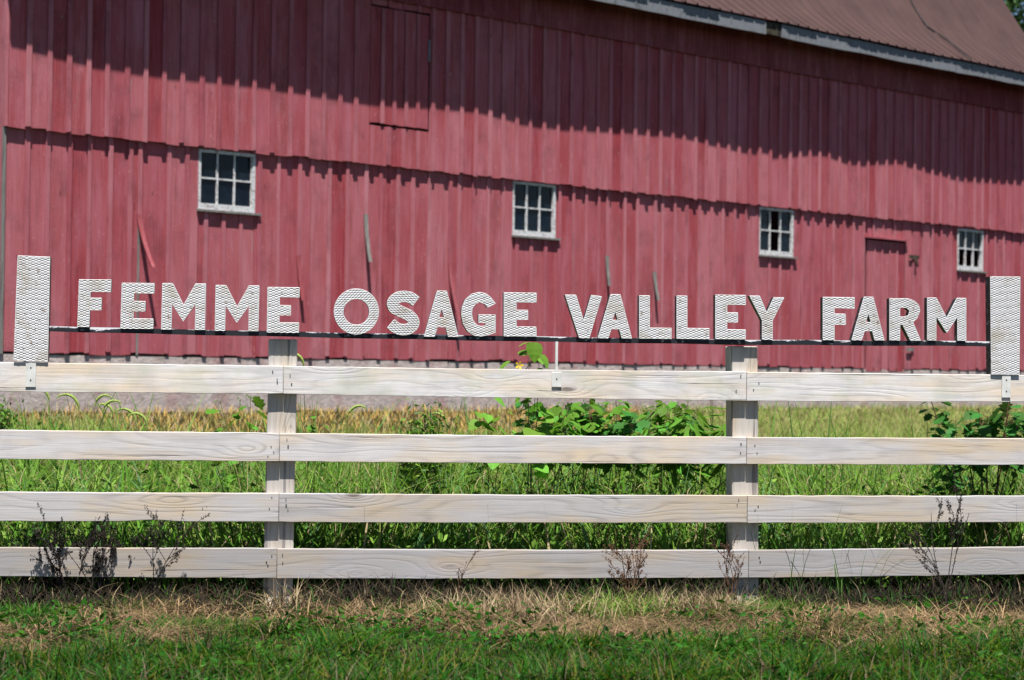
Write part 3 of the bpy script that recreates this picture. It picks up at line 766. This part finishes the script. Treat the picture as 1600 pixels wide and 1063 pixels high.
# feet joining letters to rail
for i, (ch, x0, x1, y0, y1) in enumerate(LET):
    w = x1-x0; spans = {'E':[(0,1)], 'L':[(0,1)], 'F':[(0,.36)], 'M':[(0,.23),(.78,1)], 'O':[(.25,.75)], 'S':[(.2,.75)], 'A':[(0,.3),(.7,1)], 'G':[(.25,.9)], 'V':[(.38,.67)], 'Y':[(.37,.67)], 'R':[(0,.33),(.67,1)]}[ch]
    for (u0, u1) in spans:
        a, z1_ = fp(x0+u0*w-1, y1-1.0, LY0); b, _ = fp(x0+u1*w-1, y1, LY0)
        py_ = np.interp(x0+w*u0, [q for q, _ in rl], [q for _, q in rl]); z0_ = fp(x0+w*u0, py_+6, RY0)[1]
        MB().box(a, b, LY0+.006, LY1-.004, z0_, z1_).build('foot', M['signblack'], sign)

# ------------------------------------------------------------------ vegetation
def away(x, y, near=.75):
    """stems next to the boards lean into the field"""
    a = rng.uniform(0, 2*np.pi, len(x)); b = FEN.ang + rng.uniform(.15, np.pi-.15, len(x)); return np.where(FEN.dist(x, y) < near, b, a)
def blades(name, x, y, z, h, w, colr, lean=(.2,.6), seg=4, mat='grass', droop=.35, az=None, parent=None, dirz=None):
    N = len(x); a = rng.uniform(0, 2*np.pi, N) if az is None else az
    ln = rng.uniform(lean[0], lean[1], N)*h; side = a + np.pi/2 + rng.uniform(-.6, .6, N)
    lv = seg; V = np.zeros((N, 2*lv+1, 3)); tw = rng.uniform(-.8, .8, N)
    for i in range(lv+1):
        t = i/lv; cx = x + np.cos(a)*ln*t**1.7; cy = y + np.sin(a)*ln*t**1.7; cz = z + h*(t - droop*t*t*(ln/np.maximum(h, .01)))
        if i < lv:
            ww = w*(.55+.45*math.sin(math.pi*min(t*1.3+.15, 1)))*(1 if t < .6 else (1-t)/.4*.9+.1)*.5
            sa = side + tw*t
            V[:, 2*i] = np.stack([cx-np.cos(sa)*ww, cy-np.sin(sa)*ww, cz], 1); V[:, 2*i+1] = np.stack([cx+np.cos(sa)*ww, cy+np.sin(sa)*ww, cz], 1)
        else: V[:, 2*lv] = np.stack([cx, cy, cz], 1)
    nv = 2*lv+1; base = np.arange(N)*nv
    quads = np.concatenate([np.stack([base+2*i, base+2*i+1, base+2*i+3, base+2*i+2], 1) for i in range(lv-1)])
    tris = np.stack([base+2*lv-2, base+2*lv-1, base+2*lv], 1)
    C = np.repeat(np.concatenate([colr, np.ones((N, 1))], 1)[:, None], nv, 1).reshape(-1, 4)
    return np_mesh(name, V.reshape(-1, 3), [quads, tris], C, M[mat], parent)
def leafbits(name, x, y, z, size, colr, mat='grass', flat=.6):
    """small pointed leaves held at any angle"""
    N = len(x); d = rng.normal(size=(N, 3)); d[:, 2] *= flat; d /= np.linalg.norm(d, axis=1)[:, None]
    u = rng.normal(size=(N, 3)); u -= (u*d).sum(1)[:, None]*d; u /= np.linalg.norm(u, axis=1)[:, None]
    n_ = np.cross(d, u); p = np.stack([x, y, z], 1); s = size[:, None]
    V = np.stack([p, p+d*s*.35+u*s*.22+n_*s*.05, p+d*s, p+d*s*.35-u*s*.22+n_*s*.05, p+d*s*.5-n_*s*.04], 1)
    b = np.arange(N)*5; f = np.concatenate([np.stack([b, b+1, b+4], 1), np.stack([b+1, b+2, b+4], 1), np.stack([b+2, b+3, b+4], 1), np.stack([b+3, b, b+4], 1)])
    C = np.repeat(np.concatenate([colr, np.ones((N, 1))], 1)[:, None], 5, 1).reshape(-1, 4)
    return np_mesh(name, V.reshape(-1, 3), [f], C, M[mat])
def sample(N, fmin, fmax, bmin=0.1, bmax=99, margin=1.25, pxr=None):
    X_, Y_ = [], []
    n = 0
    while n < N:
        x = rng.uniform(-9, 13, N*3); y = rng.uniform(6, 37, N*3)
        df = FEN.dist(x, y); db = -BARN.dist(x, y); q = (np.abs(x/y) < .2667*margin) & (df > fmin) & (df < fmax) & (db > bmin) & (db < bmax)
        if pxr: pp = x/y*F+800; q &= (pp > pxr[0]) & (pp < pxr[1])
        X_.append(x[q]); Y_.append(y[q]); n += q.sum()
    return np.concatenate(X_)[:N], np.concatenate(Y_)[:N]
def patch(x, y, s, seed):                                  # smooth random field 0..1
    r = np.random.default_rng(seed); v = np.zeros_like(x)
    for i in range(7):
        a = r.uniform(0, 6.28); f = s*r.uniform(.6, 1.8); v += np.sin((x*np.cos(a)+y*np.sin(a))*f + r.uniform(0, 6.28))
    return np.clip(.5 + v/5.5, 0, 1)
G1 = np.array([.080,.200,.018]); G2 = np.array([.165,.290,.040]); G3 = np.array([.026,.085,.010]); YL = np.array([.23,.25,.07]); ST = np.array([.36,.28,.16]); BR = np.array([.13,.09,.05]); OR = np.array([.40,.26,.075])
def mixcol(N, cols, p):
    i = rng.choice(len(cols), N, p=p); c = np.array(cols)[i]; return c*rng.uniform(.7, 1.3, (N, 1))
# tall rank grass right behind the fence
def field_h(x, y):
    return field_h0(x, y)*np.where((x/y*F+800 > 190) & (x/y*F+800 < 1050), np.clip(-BARN.dist(x, y)/8.5, .10, 1), 1)
def field_h0(x, y):
    df = FEN.dist(x, y); db = -BARN.dist(x, y)
    return np.clip(.78 - .045*df, .18, .78)*np.clip(.16+db*.16 + .15*np.clip((x/y*F-350)/200, 0, 1), .14, 1)
x, y = sample(40000, .08, 3.2); z = ground_z(x, y); p = patch(x, y, 2.2, 3)
h = field_h(x, y)*rng.uniform(.45, 1.2, len(x))*(.62+.6*p); cc = mixcol(len(x), [G1,G2,G3,YL,ST], [.32,.26,.22,.08,.12])
tag(blades('tall_grass', x, y, z, h, rng.uniform(.005, .015, len(x)), cc, (.2, 1.2), droop=.42, az=away(x, y)), 'rank green grass growing close behind the fence boards', 'grass', kind='stuff')
x, y = sample(4200, .08, 4.5); z = ground_z(x, y); p = patch(x, y, 3, 9)
h = field_h(x, y)*rng.uniform(.8, 1.3, len(x)); cc = mixcol(len(x), [G1,G2,np.array([.09,.2,.07])], [.4,.4,.2])
tag(blades('broad_grass', x, y, z, h, rng.uniform(.014, .026, len(x)), cc, (.3, .9), seg=5, droop=.45, az=away(x, y)), 'wide bladed green grass scattered behind the fence', 'grass', kind='stuff')
x, y = sample(70000, 3.0, 30, .5); z = ground_z(x, y); p = patch(x, y, 1.1, 5); db = -BARN.dist(x, y)
h = field_h(x, y)*(.35+.85*rng.uniform(size=len(x))**2)*(.65+.7*p); cc = mixcol(len(x), [G1,G2,YL,np.array([.13,.20,.045]),ST], [.30,.32,.12,.18,.08])
dry = np.clip(np.where(x/y*F+800 > 1100, 1.15-db/11, 1.2-db/4), 0, .8)[:, None]*rng.uniform(.4, 1, (len(x), 1)); cc = cc*(1-dry) + np.array([.26,.23,.09])*dry
tag(blades('meadow_grass', x, y, z, h, rng.uniform(.005, .012, len(x)), cc, (.3, 1.4), droop=.4), 'thinner yellow green grass sloping up to the barn foundation', 'grass', kind='stuff')
x, y = sample(34000, 2, 30, .05, 5.5); z = ground_z(x, y); pp = x/y*F+800
h = rng.uniform(.04, .17, len(x)); cc = mixcol(len(x), [OR,ST,YL,G2], [.62,.22,.12,.04])
rt = (pp > 1000)[:, None]; cc = np.where(rt, mixcol(len(x), [YL,ST,G2], [.45,.25,.3]), cc)
tag(blades('dry_grass', x, y, z, h, rng.uniform(.005, .012, len(x)), cc, (.2, 1.0), seg=3, mat='straw'), 'dry ochre grass along the foot of the barn', 'grass', kind='stuff')
x, y = sample(900, .3, 3.5); z = ground_z(x, y); k2 = patch(x, y, 4.5, 61) > .45; x, y, z = x[k2], y[k2], z[k2]
tag(blades('tall_grass_stems', x, y, z, rng.uniform(.75, 1.30, len(x)), rng.uniform(.007, .018, len(x)), mixcol(len(x), [G1,G2,np.array([.09,.22,.05]),ST], [.35,.35,.2,.1]), (.15, .7), seg=5, droop=.4, az=away(x, y)), 'tallest arching grass blades reaching the gap under the top board', 'grass', kind='stuff')
# leafy weeds mixed through the grass
x, y = sample(24000, .08, 5.0); z = ground_z(x, y) + field_h(x, y)*rng.uniform(.05, .95, len(x))*.85; cc = mixcol(len(x), [G1*.95,G2*.9,G3,YL*.8], [.38,.28,.28,.06])
tag(leafbits('weed_leaves', x, y, z, rng.uniform(.018, .065, len(x)), cc), 'small broad weed leaves tangled in the grass behind the fence', 'weeds', kind='stuff')
x, y = sample(15000, .12, 3.0); z = ground_z(x, y) + rng.uniform(.0, .8, len(x))*field_h(x, y); cc = mixcol(len(x), [ST,YL,G2,G1,BR], [.26,.18,.26,.18,.12])
tag(blades('stalk_tangle', x, y, z, rng.uniform(.03, .16, len(x)), rng.uniform(.002, .005, len(x)), cc, (1.2, 4), droop=.22, az=away(x, y)), 'thin crossing stalks tangled through the green grass behind the fence', 'grass', kind='stuff')
# dead thatch under the grass, seen below the lowest board; shade there is put into its near-black colours
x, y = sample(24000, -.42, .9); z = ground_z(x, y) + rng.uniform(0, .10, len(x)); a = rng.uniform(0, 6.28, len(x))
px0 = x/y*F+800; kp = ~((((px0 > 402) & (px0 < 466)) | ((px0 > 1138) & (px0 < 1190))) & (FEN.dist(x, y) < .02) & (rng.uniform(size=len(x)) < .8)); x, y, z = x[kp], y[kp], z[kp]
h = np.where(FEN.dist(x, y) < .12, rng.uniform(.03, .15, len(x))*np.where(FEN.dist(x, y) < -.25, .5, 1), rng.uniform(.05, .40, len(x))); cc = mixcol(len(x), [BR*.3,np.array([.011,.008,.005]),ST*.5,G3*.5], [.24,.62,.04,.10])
tag(blades('dead_thatch', x, y, z, h, rng.uniform(.003, .007, len(x)), cc, (.4, 1.6), mat='straw', droop=.35, az=away(x, y)), 'brown dead stalks coloured near black for the shade under the lowest fence board', 'dead grass', kind='stuff')
# straw swath in front of the posts
x, y = sample(40000, -1.9, .02); df = FEN.dist(x, y); pa = patch(x, y, 3.0, 21); keep = (pa*.6 + .4*patch(x, y, 11, 91) > .27 + .5*np.abs(df+.75)) & (rng.uniform(size=len(x)) < np.clip((-df-.32)*4, .04, 1)) | (rng.uniform(size=len(x)) < .06)
x, y = x[keep], y[keep]; z = ground_z(x, y) + rng.uniform(0, .035, len(x)); h = rng.uniform(.015, .09, len(x)); cc = mixcol(len(x), [np.array([.27,.18,.095]),np.array([.17,.115,.06]),BR*.7], [.36,.36,.28])
tag(blades('straw', x, y, z, h, rng.uniform(.0025, .0055, len(x)), cc, (1.5, 5), mat='straw', droop=.12), 'mown straw lying in a swath along the front of the fence', 'straw', kind='stuff')
# front lawn
x, y = sample(64000, -3.4, -.12); df = FEN.dist(x, y); pa = patch(x, y, 2.5, 33); keep = rng.uniform(size=len(x)) < np.clip(-.10 + pa*.8 + (-df-1.15)*1.0, .10, 1)
x, y = x[keep], y[keep]; z = ground_z(x, y); h = rng.uniform(.03, .11, len(x))*(.35+1.5*patch(x, y, 9, 77)**1.3)*(1+.35*np.clip(-FEN.dist(x, y)-1.2, 0, 1)); cc = mixcol(len(x), [np.array([.015,.088,.003]),np.array([.048,.105,.004]),np.array([.006,.042,.003]),np.array([.11,.10,.012]),ST*.33], [.36,.18,.22,.12,.12])
tag(blades('lawn_grass', x, y, z, h, rng.uniform(.004, .010, len(x)), cc, (.3, 1.7), seg=3), 'short deep green grass in front of the fence', 'grass', kind='stuff')
x, y = sample(14000, -3.2, -.05); pa = patch(x, y, 3.4, 51); keep = pa > .45; x, y = x[keep], y[keep]; z = ground_z(x, y) + rng.uniform(.0, .09, len(x))
cc = mixcol(len(x), [np.array([.020,.100,.006]),np.array([.040,.125,.008]),np.array([.008,.042,.005])], [.5,.3,.2])
tag(leafbits('lawn_weeds', x, y, z, rng.uniform(.02, .055, len(x)), cc), 'low green weeds in the lawn before the fence', 'weeds', kind='stuff')

# leaf meshes for the individual plants
def leaf_mesh(kind):
    if kind == 'heart': out = [(0,0),(.22,-.10),(.45,.02),(.52,.28),(.40,.58),(.18,.84),(0,1)]
    elif kind == 'lobed': out = [(0,0),(.10,.06),(.30,.10),(.24,.28),(.46,.38),(.30,.52),(.38,.68),(.18,.78),(0,1)]
    elif kind == 'lance': out = [(0,0),(.07,.15),(.11,.4),(.09,.7),(0,1)]
    else: out = [(0,0),(.20,.2),(.26,.45),(.18,.75),(0,1)]
    m = MB(); n = len(out)
    mid = [(0, v, -.10*v*v) for _, v in out]
    vs = list(mid) + [(u, v, .16*u - .16*v*v) for u, v in out] + [(-u, v, .16*u - .16*v*v) for u, v in out]; fs = []
    for i in range(n-1):
        fs.append((i, n+i, n+i+1, i+1) if 0 < i < n-2 else ((i, n+i+1, i+1) if i == 0 else (i, n+i, i+1)))
        fs.append((i, i+1, 2*n+i+1, 2*n+i) if 0 < i < n-2 else ((i, i+1, 2*n+i+1) if i == 0 else (i, i+1, 2*n+i)))
    return m.add(vs, fs).mesh('leaf')
LM = {}
def leaf_obj(parent, kind, mat, p, direc, size, roll=0):
    key = (kind, mat)
    if key not in LM:
        LM[key] = leaf_mesh(kind); LM[key].materials.append(M[mat])
    o = bpy.data.objects.new('leaf', LM[key]); col.objects.link(o); o.parent = parent
    q = Vector(direc).to_track_quat('Y', 'Z'); o.rotation_mode = 'QUATERNION'
    o.rotation_quaternion = q @ Euler((0, roll, 0)).to_quaternion(); o.location = p; o.scale = (size,)*3
    return o
def plant(name, label, cat, px, D, hgt, kind, mat, nstem=3, nleaf=40, size=.06, spread=.25, stemmat='stem', group=None, rad=.004, petiole=.04, zlow=.25, lean=0):
    x_, _ = px_ray(px, D); z_ = float(ground_z(np.array(x_), np.array(D)))
    root = empty(name, Matrix.Translation((x_, D, z_))); tag(root, label, cat, group)
    m = MB(); lv = []
    for k_ in range(nstem):
        a = random.uniform(0, 6.28); sp = spread*random.uniform(.3, 1); hh = hgt*random.uniform(.8, 1.0) if k_ else hgt
        pts = [Vector((lean*t + math.cos(a)*sp*t**1.3 + random.uniform(-.01,.01), math.sin(a)*sp*t**1.3*.6, hh*t)) for t in np.linspace(0, 1, 8)]
        m.tube(pts, [rad*(1-.6*i/7) for i in range(8)], 5)
        for j in range(max(1, nleaf//nstem)):
            t = zlow + (1-zlow)*(j+random.random())/(nleaf//nstem); t = min(t, 1); i = min(int(t*7), 6); p = pts[i].lerp(pts[i+1], t*7-i)
            b = random.uniform(0, 6.28); d = Vector((math.cos(b), math.sin(b), random.uniform(-.1, .8))).normalized(); pe = p + d*petiole*random.uniform(.5, 1.3)
            m.tube([p, pe], [.0015, .0012], 3)
            lv.append((pe, Vector((d.x, d.y - .25, random.uniform(-.9, .1))), size*random.uniform(.4, 1.25)))
    m.build('stem', M[stemmat], root)
    for p, d, s_ in lv: leaf_obj(root, kind, mat, p, d, s_, random.uniform(-.6, .6))
    return root
def top_h(py, px, D):                                     # height above local ground reaching pixel row py
    x_, _ = px_ray(px, D); zt = EYE - (py - (585+.012*(px-800)))/F*D; return zt - float(ground_z(np.array(x_), np.array(D)))
# the climbing vine that shows above the top board
plant('vine', 'bright heart leaved vine whose tip shows above the top board near the support rod', 'vine', 828, 10.6, top_h(540, 828, 10.6), 'heart', 'leafb', 3, 34, .085, .10, zlow=.55, petiole=.05)
v0 = plant('vine', 'bright green heart leaved vine sprawling between the upper two boards left of the middle weeds', 'vine', 768, 10.9, top_h(632, 768, 10.9), 'heart', 'leafb', 3, 26, .095, .12, zlow=.6, petiole=.06)
for (lx_, ly_, ls, dx_, dz_, fc) in ((833,538,.105,.15,-1,0),(846,556,.085,.5,-.8,0),(796,566,.085,-.7,-.55,0),(824,536,.06,-.9,-.3,0),(785,577,.05,-1,-.1,0)):
    D_ = 10.45; X_ = px_ray(lx_, D_)[0]; vo = next(o for o in col.objects if o.name == 'vine'); p_ = Vector((X_, D_, EYE - (ly_-585-.012*(lx_-800))/F*D_)) - vo.matrix_world.translation
    leaf_obj(vo, 'heart', 'leafb', p_, Vector((dx_, -.25, dz_)), ls, 0)
vs_ = [(812,600),(815,585),(824,575),(832,560),(833,538),(838,545)]; X0 = vo.matrix_world.translation
MB().tube([Vector((px_ray(a_, 10.47)[0], 10.47, EYE - (b_-585-.012*(a_-800))/F*10.47)) - X0 for a_, b_ in vs_], .0022, 5).build('stem', M['stem'], vo)
x_, _ = px_ray(812, 10.45); fl = empty('yellow_flower', Matrix.Translation((x_, 10.45, EYE - (571-585)/F*10.45))); tag(fl, 'small yellow blossom on the vine just above the top fence board', 'flower')
m = MB()
for k_ in range(5):
    a = k_*1.257; m.add([(0,0,0), (.018*math.cos(a-.4), -.004, .018*math.sin(a-.4)), (.026*math.cos(a), -.007, .026*math.sin(a)), (.018*math.cos(a+.4), -.004, .018*math.sin(a+.4))], [(0,1,2,3)])
m.build('petals', M['yellow'], fl); MB().tube([(0,0,0),(.004,.01,-.05),(.015,.03,-.12)], .0018, 4).build('stalk', M['stem'], fl)
GW = 'leafy weeds standing between the posts behind the fence'
spots = [(862,10.75,634,'oval','leaf',.075),(905,10.9,628,'heart','leaf',.08),(945,10.8,632,'lobed','leaf2',.09),(985,11.1,640,'oval','leaf',.075),(1020,10.9,628,'lobed','leaf',.08),(1062,11.1,626,'lance','leaf',.16),(1105,10.9,636,'lance','leaf',.16),(880,11.4,622,'lobed','leaf2',.08),(965,11.5,622,'oval','leaf',.07),(1040,11.6,626,'oval','leaf2',.07)]
wl = ['weed with oval leaves right of the bright vine','weed with rounded heart leaves below the sign support rod','dark weed with jagged leaves left of the middle of the weed bed','weed with oval leaves low in the middle of the weed bed','green weed with jagged leaves under the letters VALL','narrow leaved weed third from the right post','narrow leaved weed nearest the right fence post','dark jagged weed behind the heart leaved weed','oval leaved weed at the back of the weed bed','dark oval leaved weed at the back left of the right post']
for (px_, D, py_, kd, mt, sz), lb in zip(spots, wl):
    plant('weed', lb, 'weed', px_, D, top_h(py_, px_, D), kd, mt, 6, 120, sz*random.uniform(.95,1.2), .28, 'stemr' if mt == 'leaf2' else 'stem', GW, zlow=.74)
# round small leaved shrub
def shrub(px, D, py, wpx, label, name='shrub', mat='leafs'):
    x_, _ = px_ray(px, D); z_ = float(ground_z(np.array(x_), np.array(D))); hgt = top_h(py, px, D); r_ = wpx/F*D/2
    root = empty(name, Matrix.Translation((x_, D, z_))); tag(root, label, 'shrub'); m = MB(); P_, S_ = [], []
    for k_ in range(46):
        a = random.uniform(0, 6.28); e = random.uniform(.1, 1.0); tip = Vector((math.cos(a)*r_*e, math.sin(a)*r_*e, hgt*random.uniform(.62, 1.02)*(1-.12*e*e)))
        md = tip*.5 + Vector((0, 0, .05)); m.tube([Vector((0,0,0)), md, tip], [.005,.003,.0015], 4)
        for j in range(60):
            t = random.uniform(.35, 1.02); q = md.lerp(tip, (t-.5)*2) if t > .5 else md*t*2
            P_.append(q + Vector([random.gauss(0, .022) for _ in range(3)]))
    m.build('stem', M['stemr'], root); P_ = np.array([tuple(q) for q in P_]); n = len(P_)
    cc = mixcol(n, [G1,G2,G3,np.array([.09,.17,.06])], [.35,.25,.2,.2])
    o = leafbits('foliage', P_[:,0], P_[:,1], P_[:,2], rng.uniform(.02, .046, n), cc, flat=1.0); o.parent = root; o['kind'] = 'stuff'
shrub(667, 10.8, 618, 100, 'small round shrub with tiny leaves between the upper boards left of the vine')
shrub(10, 13.0, 622, 80, 'ragged green shrub in the grass at the far left behind the fence')
# datura-like weed at the right and a mulberry sprig by the left post
plant('thistle_weed', 'large jagged leaved weed with reddish stems behind the right end of the fence', 'weed', 1545, 11.0, top_h(622, 1545, 11.0), 'lobed', 'leaf2', 9, 200, .095, .36, 'stemr', zlow=.72, rad=.007, petiole=.05)
plant('thistle_weed', 'smaller weed with dark jagged leaves left of the big one at the right end', 'weed', 1500, 10.8, top_h(650, 1500, 10.8), 'lobed', 'leaf2', 5, 90, .075, .16, 'stemr', zlow=.5)
plant('weed', 'tall thin weed with drooping leaves just left of the left fence post', 'weed', 378, 10.9, top_h(618, 378, 10.9), 'lobed', 'leaf', 3, 34, .085, .16, 'stem', None, zlow=.5)
plant('weed', 'low leafy weed just right of the left fence post', 'weed', 484, 10.9, top_h(650, 484, 10.9), 'oval', 'leaf', 3, 40, .06, .16, 'stem', None, zlow=.4)
plant('dock_plant', 'weed with big dark green leaves in shade behind the dead stalks at the left', 'weed', 92, 10.5, .42, 'oval', 'leaf2', 3, 14, .22, .16, 'stem', None, zlow=.1)
# foxtail seed heads bending over
def foxtail(px, D, py, label, r_=1):
    x_, _ = px_ray(px, D); z_ = float(ground_z(np.array(x_), np.array(D))); h_ = top_h(py, px, D)
    root = empty('foxtail', Matrix.Translation((x_, D, z_))); tag(root, label, 'grass stalk', 'foxtail seed heads bending over behind the fence')
    sg = random.choice((-1, 1))*r_; L_ = random.uniform(.11, .16)
    st_ = [Vector((0,0,0)), Vector((.02*sg,0,h_*.5)), Vector((.0,0,h_-.06))]; MB().tube(st_, .0018, 4).build('stalk', M['stem'], root)
    hd = [Vector((-sg*L_*(1-math.cos(t))*.55, 0, h_-.06 + L_*.62*math.sin(t))) for t in np.linspace(0, 2.3, 9)]
    m = MB(); m.tube(hd, [.004,.007,.009,.0095,.0095,.009,.007,.005,.002], 6)
    for i in range(110):
        t = random.random()*7.9; i_ = int(t); p_ = hd[i_].lerp(hd[i_+1], t-i_); d = Vector([random.gauss(0,1) for _ in range(3)]).normalized()
        m.add([p_+d*.005+Vector((.001,0,0)), p_+d*.005-Vector((.001,0,0)), p_+d*.021], [(0,1,2)])
    m.build('seed_head', M['seed'], root)
fx = [(78,12.5,612),(125,12.2,626),(150,12.4,621),(163,12.0,630),(178,12.8,634),(215,12.3,648),(232,12.0,652),(475,11.0,556),(545,12.5,640),(700,12.6,652)]
fl_ = ['leftmost foxtail seed head below the left end panel','foxtail head under the first F of the sign','tallest foxtail right of the first F','foxtail close right of the tallest one','foxtail below the first E of the sign','lower foxtail left of the ochre grass','lowest foxtail at the edge of the ochre grass','green foxtail tip showing above the top board right of the left post','foxtail below the letter O','foxtail right of the small round shrub']
for (a, b, c_), lb in zip(fx, fl_): foxtail(a, b, c_, lb)
# blackened dead stalks in front of the boards
def dead(px, D, py, n, spread, label, mat='dead', seeds=1.0):
    x_, _ = px_ray(px, D); z_ = 0.0; root = empty('dead_weed', Matrix.Translation((x_, D, z_))); tag(root, label, 'dead weed', 'dead stalks standing in front of the fence')
    H = top_h(py, px, D); m = MB(); sd_ = MB()
    def twig(p, d, ln, r_, lev):
        pts = [p]; q = p
        for i in range(5):
            d = (d + Vector([random.gauss(0,.12) for _ in range(3)])).normalized(); q = q + d*ln/5; pts.append(q)
        m.tube(pts, [r_*(1-.12*i) for i in range(6)], 4)
        if lev < 2:
            for _ in range(random.randint(2, 4)):
                i = random.randint(2, 4); twig(pts[i], (d + Vector((random.uniform(-.8,.8), random.uniform(-.4,.4), random.uniform(0,.5)))).normalized(), ln*random.uniform(.25,.5), r_*.6, lev+1)
        for _ in range(int((26 if lev else 22)*seeds)):
            i = random.randint(1, 4); c0 = pts[i].lerp(pts[i+1], random.random()) + Vector([random.gauss(0,.004) for _ in range(3)]); s_ = random.uniform(.002,.0055)
            e = Vector([random.gauss(0,1) for _ in range(3)]).normalized(); f_ = e.orthogonal().normalized()
            sd_.add([c0+e*s_, c0-e*s_*.5+f_*s_, c0-e*s_*.5-f_*s_, c0+e.cross(f_)*s_], [(0,1,2),(0,2,3),(0,3,1),(1,3,2)])
    for k_ in range(n):
        b0 = Vector((random.uniform(-spread, spread)*.5, random.uniform(-.03,.04), 0)); hh = H*random.uniform(.6, 1.0) if k_ else H
        twig(b0, Vector((random.uniform(-.35,.35)*spread/.12, random.uniform(-.1,.1), 1)).normalized(), hh, .0032, 0)
    m.build('stalk', M[mat], root); tag(sd_.build('seed_cluster', M[mat], root), kind='stuff')
dead(118, 9.78, 790, 15, .18, 'thick clump of blackened dead stalks against the lower boards at the left')
dead(165, 9.8, 800, 9, .10, 'dead black stalks just right of the thick clump at the left')
dead(240, 9.82, 770, 3, .03, 'tall single black seed stalk between the clump and the left post', seeds=.8)
dead(80, 9.85, 850, 4, .14, 'low dead stalks leaning left at the far left of the fence')
dead(1482, 9.95, 790, 4, .03, 'thin blackened stalk against the lower boards at the right')
dead(985, 9.85, 850, 7, .06, 'short brown dead tuft before the lowest board near the middle', 'stemr', .5)
dead(1145, 9.85, 845, 4, .05, 'thin dry stems at the foot of the right post', 'stemr', .3)
dead(722, 9.9, 862, 2, .02, 'single dry stem before the lowest board left of the knot', 'stemr', .1)
# tufts of straw and green at the feet of the posts
def tuft(px, D, n, r_, h0, h1, cols, pr, label, name, mat='straw', lean=(.3,1.4)):
    x_, _ = px_ray(px, D); x = x_ + rng.normal(0, r_, n); y = D + rng.normal(0, r_*.6, n); z = np.zeros(n)
    cc = mixcol(n, cols, pr); tag(blades(name, x, y, z, rng.uniform(h0, h1, n), rng.uniform(.003, .007, n), cc, lean, mat=mat, droop=.4), label, 'tuft', kind='stuff')
tuft(455, 9.75, 300, .10, .04, .28, [ST*.8, np.array([.22,.16,.10]), BR*.8, G3], [.4,.3,.2,.1], 'pale dry straw tuft at the foot of the left post', 'straw_tuft', lean=(.3,2.4))
tuft(1105, 9.75, 1100, .13, .04, .22, [ST*.8, np.array([.24,.17,.11]), BR], [.5,.3,.2], 'heap of pale straw left of the right post', 'straw_tuft')
tuft(800, 9.6, 1300, .24, .03, .24, [ST*.8, np.array([.24,.17,.11]), BR], [.5,.3,.2], 'straw heap in front of the fence middle', 'straw_tuft')
tuft(980, 9.75, 800, .17, .04, .24, [G1, G2, YL, ST], [.4,.25,.2,.15], 'bushy green and straw clump at the foot of the brown dead tuft', 'grass_tuft', 'grass', (.4,1.6))
tuft(1200, 9.75, 700, .15, .04, .18, [G1*.8, G2*.6, G3], [.5,.3,.2], 'green grass clump at the foot of the right post', 'grass_tuft', 'grass', (.3,1.1))
tuft(205, 9.6, 320, .12, .04, .16, [G1*.6, G3, BR], [.45,.35,.2], 'dark green grass clump under the left boards', 'grass_tuft', 'grass', (.3,1.1))
for tx, td, tn, th, tl in ((60,9.3,500,.16,'green clump at the lower left before the dead stalks'),(330,9.0,420,.13,'green clump in the lawn left of the left post'),(560,8.6,600,.15,'bright green clump in the lawn below the letter O'),(700,9.55,380,.16,'mixed green clump at the fence foot left of the straw heap'),(1350,9.3,500,.14,'green clump before the lower board right of the right post'),(1560,8.9,600,.16,'green clump in the lawn at the lower right'),(1120,8.5,500,.13,'bright green clump low in the lawn below the right post')):
    tuft(tx, td, tn, .13, .04, th, [np.array([.022,.12,.004]), np.array([.06,.15,.008]), G3], [.5,.3,.2], tl, 'grass_tuft', 'grass', (.3,1.4))
for tx, td, tn, tl in ((250,9.55,700,'brown straw heap left of the left post'),(620,9.4,900,'brown straw heap below the letter S'),(1290,9.45,800,'brown straw heap right of the right post'),(1530,9.5,800,'brown straw heap at the right end of the fence')):
    tuft(tx, td, tn, .22, .03, .22, [np.array([.30,.205,.105]), np.array([.20,.135,.07]), BR], [.45,.33,.22], tl, 'straw_tuft', lean=(.5,2.6))
tuft(1260, 10.5, 260, .18, .45, .66, [np.array([.07,.17,.03]), G1], [.6,.4], 'tall leek green grass clump right of the right post', 'grass_tuft', 'grass', (.2,.6))

# ------------------------------------------------------------------ trees
def tree(x0, y0, H, r_, label, n=26000):
    root = empty('tree', Matrix.Translation((x0, y0, GZ))); tag(root, label, 'tree'); m = MB()
    m.tube([(0,0,-.5),(.1,0,H*.3),(-.1,.1,H*.6),(0,0,H*.9)], [H*.035,H*.028,H*.018,.03], 10); cl = []
    for i in range(34):
        a = random.uniform(0, 6.28); zz = random.uniform(.3, 1); rr = r_*math.sqrt(max(.05, 1-((zz-.55)/.5)**2))*random.uniform(.35, 1)
        c0 = Vector((math.cos(a)*rr, math.sin(a)*rr, H*zz)); cl.append(c0); m.tube([(0,0,H*zz*.6), c0*.5+Vector((0,0,H*zz*.45)), c0], [H*.010, H*.006, .02], 5)
    m.build('trunk', M['bark'], root, smooth=True)
    ci = rng.integers(0, len(cl), n); C_ = np.array([tuple(c0) for c0 in cl])[ci]; P_ = C_ + rng.normal(0, r_*.17, (n, 3))
    cc = mixcol(n, [np.array([.035,.085,.02]), np.array([.055,.12,.03]), np.array([.025,.06,.018])], [.4,.3,.3])
    o = leafbits('crown', P_[:,0], P_[:,1], P_[:,2], rng.uniform(.12, .30, n), cc, 'treeleaf', 1.0); o.parent = root; o['kind'] = 'stuff'
tree(18.5, 62, 18, 6.5, 'dark green tree rising behind the right end of the barn roof', 70000)
tree(-17.5, 48, 12, 5.0, 'green tree behind the left corner of the barn')
